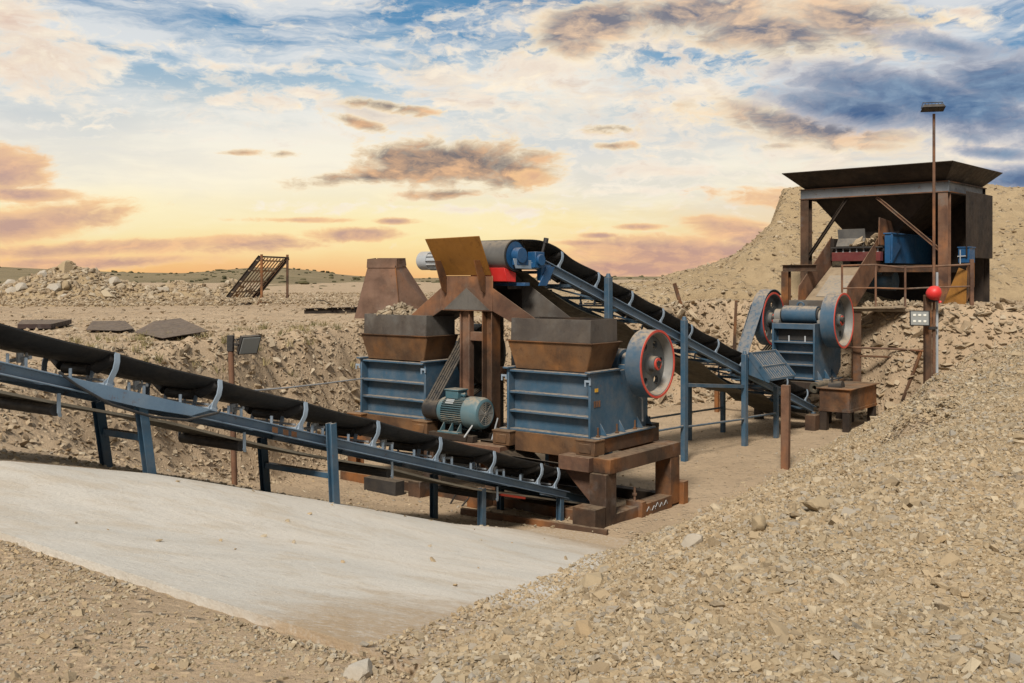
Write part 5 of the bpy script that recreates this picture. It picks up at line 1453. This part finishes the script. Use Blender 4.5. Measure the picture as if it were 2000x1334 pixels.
sx, sy = -3.28, 12.05
sz0 = gz(sx, sy)-.15
sl = thing('light_post', (sx, sy, 0), 0, 'short rusty post with a tilted black floodlight behind the climbing conveyor', 'lamp post')
part('post', MB().cyl((.02, 0, sz0), (-.03, 0, 2.62), .034, .034, n=12), 'rust_red', sl, 0)
part('post_cap', MB().box(-.065, .005, -.04, .04, 2.55, 2.74), 'dark', sl, .004)
part('arm', MB().bar((-.03, 0, 2.64), (.10, 0, 2.62), .035, .035), 'dark', sl, .003)
flood(sl, (.20, -.02, 2.62), (.62, -.62, -.42), .26, .24, leds=False)

# lone stakes
def stake(x, y, top, w, lean, label, mat='rust_orange', grp=None):
    z0 = max(gz(x, y), float(heap_z(np.array([x]), np.array([y]))[0]), )-.25
    if x < 4.4: z0 = gz(x, y)-.25
    o = MB().ibeam((0, 0, z0), (lean[0], lean[1], top), w, w, .012, up=(0, 1, 0)).build('steel_post', M[mat], None, .003)
    o.location = (x, y, 0)
    return tag(o, label, 'post', grp)
o = MB().box(-.07, .07, -.07, .07, -.2, 1.50).build('steel_post', M['rust_red'], None, .005)
o.location = (4.90, 18.35, 0); o.rotation_euler = (0, R(.3), R(-30))
tag(o, 'thick orange rusty post standing alone at the foot of the gravel bank', 'post')
z1 = gz(4.75, 28.9)
stake(4.95, 29.2, 3.28, .10, (-.32, 0, 0), 'thin leaning rusty post on the rubble bank beside the inclined conveyor', 'rust')
stake(6.25, 29.0, 2.80, .07, (.1, 0, 0), 'shorter thin rusty stake on the rubble bank near the primary crusher', 'rust')
# ------------------------------------------------------------------ scrap and loose things on the terrace
def hit(px, py, lo=3, hi=120):
    """ground point seen along a line of sight from the viewer's spot"""
    y = np.linspace(lo, hi, 12000); x = (px-1000)/2000*y; z = CAM_H-(py-HOR)/2000*y
    g = ground_z(x, y); k = np.argmax(z <= g)
    return Vector((x[k], y[k], g[k]))
# old inclined grizzly screen
g0 = hit(437, 598); g1 = hit(508, 597)
YS = 42.0
def at(px, py, y=YS): return Vector(((px-1000)/2000*y, y, CAM_H-(py-HOR)/2000*y))
gs = thing('grizzly_screen', at(470, 598), 0, 'old rusty sloping grizzly screen on two posts on the far terrace', 'screen')
base = at(470, 598)
A = [at(436, 592)-base, at(484, 590)-base, at(556, 503)-base, at(508, 501)-base]
dv = Vector((0, .9, 0))
a0, a1, a2, a3 = A[0], A[1]+dv*.7, A[2]+dv*.7, A[3]
for k, (p, q) in enumerate(((a0, a3), (a1, a2))):
    part('side_rail', MB().ibeam(p, q, .10, .16, .02), 'rust_dark', gs, 0)
b = MB()
for i in range(9):
    f = (i+.5)/9; p = a0.lerp(a1, f); q = a3.lerp(a2, f)
    b.bar(p-Vector((0, 0, .05)), q-Vector((0, 0, .05)), .10, .03)
part('screen_bars', b, 'rust', gs, 0)
for f in (.22, .45, .68, .9):
    part('cross_bar', MB().bar(a0.lerp(a3, f)+Vector((0, -.03, .03)), a1.lerp(a2, f)+Vector((0, -.03, .03)), .06, .06), 'wood', gs, 0)
part('base_box', MB().box(a0.x-.05, a1.x+.05, -.1, .8, -.05, .28), 'rust_dark', gs)
for px, dy in ((511, 0.0), (555, .6)):
    t_ = at(px, 499)-base
    part('post', MB().bar((t_.x, dy, -.1), (t_.x, dy, t_.z+.05), .09, .09), 'rust', gs, .004)
    part('post_foot', MB().bar((t_.x, dy, .5), (t_.x-.18, dy-.1, -.05), .05, .05).bar((t_.x, dy, .5), (t_.x+.18, dy+.1, -.05), .05, .05), 'rust', gs, 0)
part('top_bar', MB().bar(at(505, 501)-base, at(558, 503)-base+Vector((0, .6, 0)), .07, .07), 'rust_dark', gs)
# scrapped hood standing on the terrace
YH_ = 27.0
hd = thing('scrap_hood', (0, YH_, 0), 0, 'brown tapering steel hood standing on the terrace behind the left crusher', 'steel hood')
gb = lambda px, py, dy=0: Vector(((px-1000)/2000*(YH_+dy), dy, CAM_H-(py-HOR)/2000*(YH_+dy)))
zb_ = gz(-3.4, YH_)-.1
fl = lambda v: Vector((v.x, v.y, zb_))
t0, t1, t2, t3 = gb(718, 523), gb(772, 523), gb(792, 519, .55), gb(735, 519, .55)
b0_, b1_, b2_, b3_ = fl(gb(690, 640)), fl(gb(782, 640)), fl(gb(862, 640, 1.0)), fl(gb(760, 640, 1.0))
for q, mt in (((b0_, b1_, t1, t0), 'hood'), ((b1_, b2_, t2, t1), 'hood'), ((b2_, b3_, t3, t2), 'rust_dark'), ((b3_, b0_, t0, t3), 'rust_dark')):
    part('side_plate', MB().plate(q, .014), mt, hd, 0)
n0, n1, n2, n3 = gb(719, 506), gb(773, 505), gb(790, 504, .55), gb(736, 504, .55)
for q in ((t0, t1, n1, n0), (t1, t2, n2, n1), (t2, t3, n3, n2), (t3, t0, n0, n3)):
    off = (q[0]+q[1])/2-(t0+t2)/2; off = Vector((off.x, off.y, 0)).normalized()*.02
    part('collar_plate', MB().plate([v+off for v in q], .014), 'hood', hd, 0)
part('weld_seam', MB().bar(b1_+Vector((.004, -.006, 0)), t1+Vector((.004, -.006, 0)), .02, .02), 'rust', hd, 0)
# flat scrap on the terrace
def sheet(name, pix, label, cat, t=.014, dz=(.03,)*8, mat='sheet'):
    P = [hit(*p) for p in pix]
    c = sum(P, Vector())/len(P)
    pts = [p-c+Vector((0, 0, d)) for p, d in zip(P, dz)]
    o = MB().prism(pts, (0, 0, t)).build(name, M[mat], None, .004); o.location = c
    return tag(o, label, cat)
sheet('steel_sheet', [(262, 655), (318, 668), (408, 657), (352, 637), (300, 641)], 'dark plum rusted steel sheet lying bent on the stony terrace', 'steel sheet', dz=(.05, .05, .08, .17, .13))
sheet('steel_sheet', [(168, 650), (235, 652), (262, 650), (245, 637), (180, 636)], 'smaller crumpled dark steel sheet left of the big bent one', 'steel sheet', dz=(.05, .05, .07, .11, .09))
sheet('steel_beam', [(34, 645), (100, 645), (140, 635), (42, 636)], 'flat dark steel beam lying on the terrace at the far left', 'steel beam', .1)
rb = thing('steel_beam', hit(655, 613), 0, 'rusty steel beam with a bent rod lying beside the brown hood', 'steel beam')
part('beam', MB().ibeam((-.95, 0, .08), (.75, .3, .12), .16, .18, .02), 'rust_dark', rb)
part('bent_rod', MB().sweep([(-.1, .1, .1), (-.15, .1, .28), (-.35, .1, .40), (-.6, .1, .42)], .015), 'rust_dark', rb, 0)
part('lifting_eye', MB().sweep([(.45, .2, .1), (.46, .2, .25), (.52, .2, .3), (.56, .2, .12)], .015), 'rust_dark', rb, 0)
# wire rope from the bank to the left crusher
a = Vector((-3.45, 13.1, 1.96)); b_ = F2W(-4.66, .1, 1.72)
o = MB().sweep([a, a.lerp(b_, .3)-Vector((0, 0, .015)), a.lerp(b_, .6)-Vector((0, 0, .015)), b_], .012).build('wire_rope', M['galv'], None, 0)
tag(o, 'pale wire rope stretched from the bank to the left crusher', 'wire rope')
# strip of rusty angle along the slab's lower corner
p, q = F2W(-1.55, -1.0, 0), F2W(.62, -.55, 0)
p.z = gz(p.x, p.y)+.05; q.z = gz(q.x, q.y)+.03
o = MB().bar(p, q, .07, .09).build('steel_strip', M['rust'], None, .004)
tag(o, 'long narrow rusty strip lying at the foot of the crusher frame', 'steel strip')
# small clutter under the climbing conveyor
bx = F2W(-3.6, -.5, 0)
o = MB().box(-.35, .35, -.1, .1, 0, .22).box(-.33, .33, -.102, -.1, .03, .05).build('steel_channel', M['dark'], None, .004); o.location = bx+Vector((0, 0, gz(bx.x, bx.y)-.01)); o.rotation_euler = (0, 0, RZ)
tag(o, 'dark steel channel lying under the climbing conveyor', 'steel channel')
for x, y, r_, lb in ((-2.25, -.45, .5, 'thin dark bar propped against the frame below the conveyor'), (-1.98, -.5, .5, 'shorter thin dark bar leaning beside a rusty beam end')):
    w = F2W(x, y, 0); z = gz(w.x, w.y)
    o = MB().cyl((0, 0, 0), (.16, .05, .28 if x < -2.1 else .2), .014, n=8).build('steel_bar', M['dark'], None, 0); o.location = w+Vector((0, 0, z-.01)); o.rotation_euler = (0, 0, RZ)
    tag(o, lb, 'steel bar')
# big boulders on the rock dump
def boulder_mesh(seed):
    bm = bmesh.new(); bmesh.ops.create_icosphere(bm, subdivisions=3, radius=1.0)
    rs = random.Random(seed)
    cuts = [(Vector((rs.gauss(0, 1), rs.gauss(0, 1), rs.gauss(0, 1))).normalized(), rs.uniform(.45, .8)) for _ in range(14)]
    for v in bm.verts:
        for n_, d_ in cuts:
            e = v.co.dot(n_)-d_
            if e > 0: v.co -= n_*e*.99
    me = bpy.data.meshes.new('boulder'); bm.to_mesh(me); bm.free()
    me.polygons.foreach_set('use_smooth', [True]*len(me.polygons)); me.set_sharp_from_angle(angle=R(22))
    a = me.attributes.new('rnd', 'FLOAT', 'POINT'); a.data.foreach_set('value', [rs.random()*.9]*len(me.vertices))
    me.materials.append(M['boulder'])
    return me
BM = [boulder_mesh(i) for i in range(6)]
rs = random.Random(5)
for i in range(28):
    if i == 0: x, y, s = -18.3, 42.0, .42
    else:
        while True:
            x, y = rs.uniform(-25, -11.5), rs.uniform(39.5, 43)
            if dump_z(np.array([x]), np.array([y]))[0] > gz(x, y)+.12: break
        s = rs.uniform(.16, .34)
    o = bpy.data.objects.new('boulder', BM[i % 6]); C.objects.link(o)
    z = float(dump_z(np.array([x]), np.array([y]))[0])
    o.location = (x, y, z+s*.12); o.scale = (s*rs.uniform(.9, 1.4), s, s*rs.uniform(.6, .85)); o.rotation_euler = (rs.uniform(-.3, .3), rs.uniform(-.3, .3), rs.uniform(0, 6))
    if i == 0: tag(o, 'largest pale boulder crowning the rock dump', 'boulder', 'boulders on the rock dump')
    else: tag(o, 'pale angular boulder lying on the long rock dump', 'boulder', 'boulders on the rock dump')
# a few larger stones at the toe of the gravel bank
for i, (px, py, s, lb) in enumerate([(1600, 998, .075, 'large tan stone half buried in the gravel bank'), (1482, 1032, .06, 'dark grey angular stone low on the gravel bank'), (1352, 1066, .055, 'grey stone at the toe of the gravel bank beside the slab'), (705, 1322, .05, 'grey angular stone at the slab corner in the foreground')]):
    y = np.linspace(2, 30, 6000); x = (px-1000)/2000*y; z = CAM_H-(py-HOR)/2000*y
    g = np.maximum(heap_z(x, y), ground_z(x, y)); k = np.argmax(z <= g)
    o = bpy.data.objects.new('stone', BM[i]); C.objects.link(o); o.location = (x[k], y[k], g[k]+s*.3); o.scale = (s*1.3, s, s*.75); o.rotation_euler = (.2*i-.3, .25, 1.3*i)
    tag(o, lb, 'stone')
# dry grass along the bank edge
gv, gf, gr = [], [], []
def tuft(x, y, n, h):
    z = float(ground_z(np.array([x]), np.array([y]))[0]); c = RNG.uniform(0, 1)
    for i in range(n):
        a = RNG.uniform(0, 6.28); r = RNG.uniform(0, .16); bx_, by_ = x+r*math.cos(a), y+r*math.sin(a)
        hh = h*RNG.uniform(.5, 1.1); lx, ly = RNG.normal(0, .4)*hh, RNG.normal(0, .4)*hh
        k = len(gv); w = .008
        gv.extend([(bx_-w*math.sin(a), by_+w*math.cos(a), z-.02), (bx_+w*math.sin(a), by_-w*math.cos(a), z-.02), (bx_+lx, by_+ly, z+hh)]); gf.append((k, k+1, k+2))
        gr.extend([min(1, max(0, c+RNG.normal(0, .2)))]*3)
for i in range(110):
    x = RNG.uniform(-7, -2.4); y = RNG.uniform(13, 24)
    d_ = seg_dist(np.array([x]), np.array([y]), WALL)[0]
    if inside(np.array([x]), np.array([y]), PIT)[0] or d_ < .8 or d_ > 3.2: continue
    tuft(x, y, 30, .15)
go = np_mesh('grass', np.array(gv), np.array(gf), M['grass'], {'rnd': np.array(gr)})
tag(go, 'sparse dry grass tufts along the edge of the left bank', 'grass', kind='stuff')
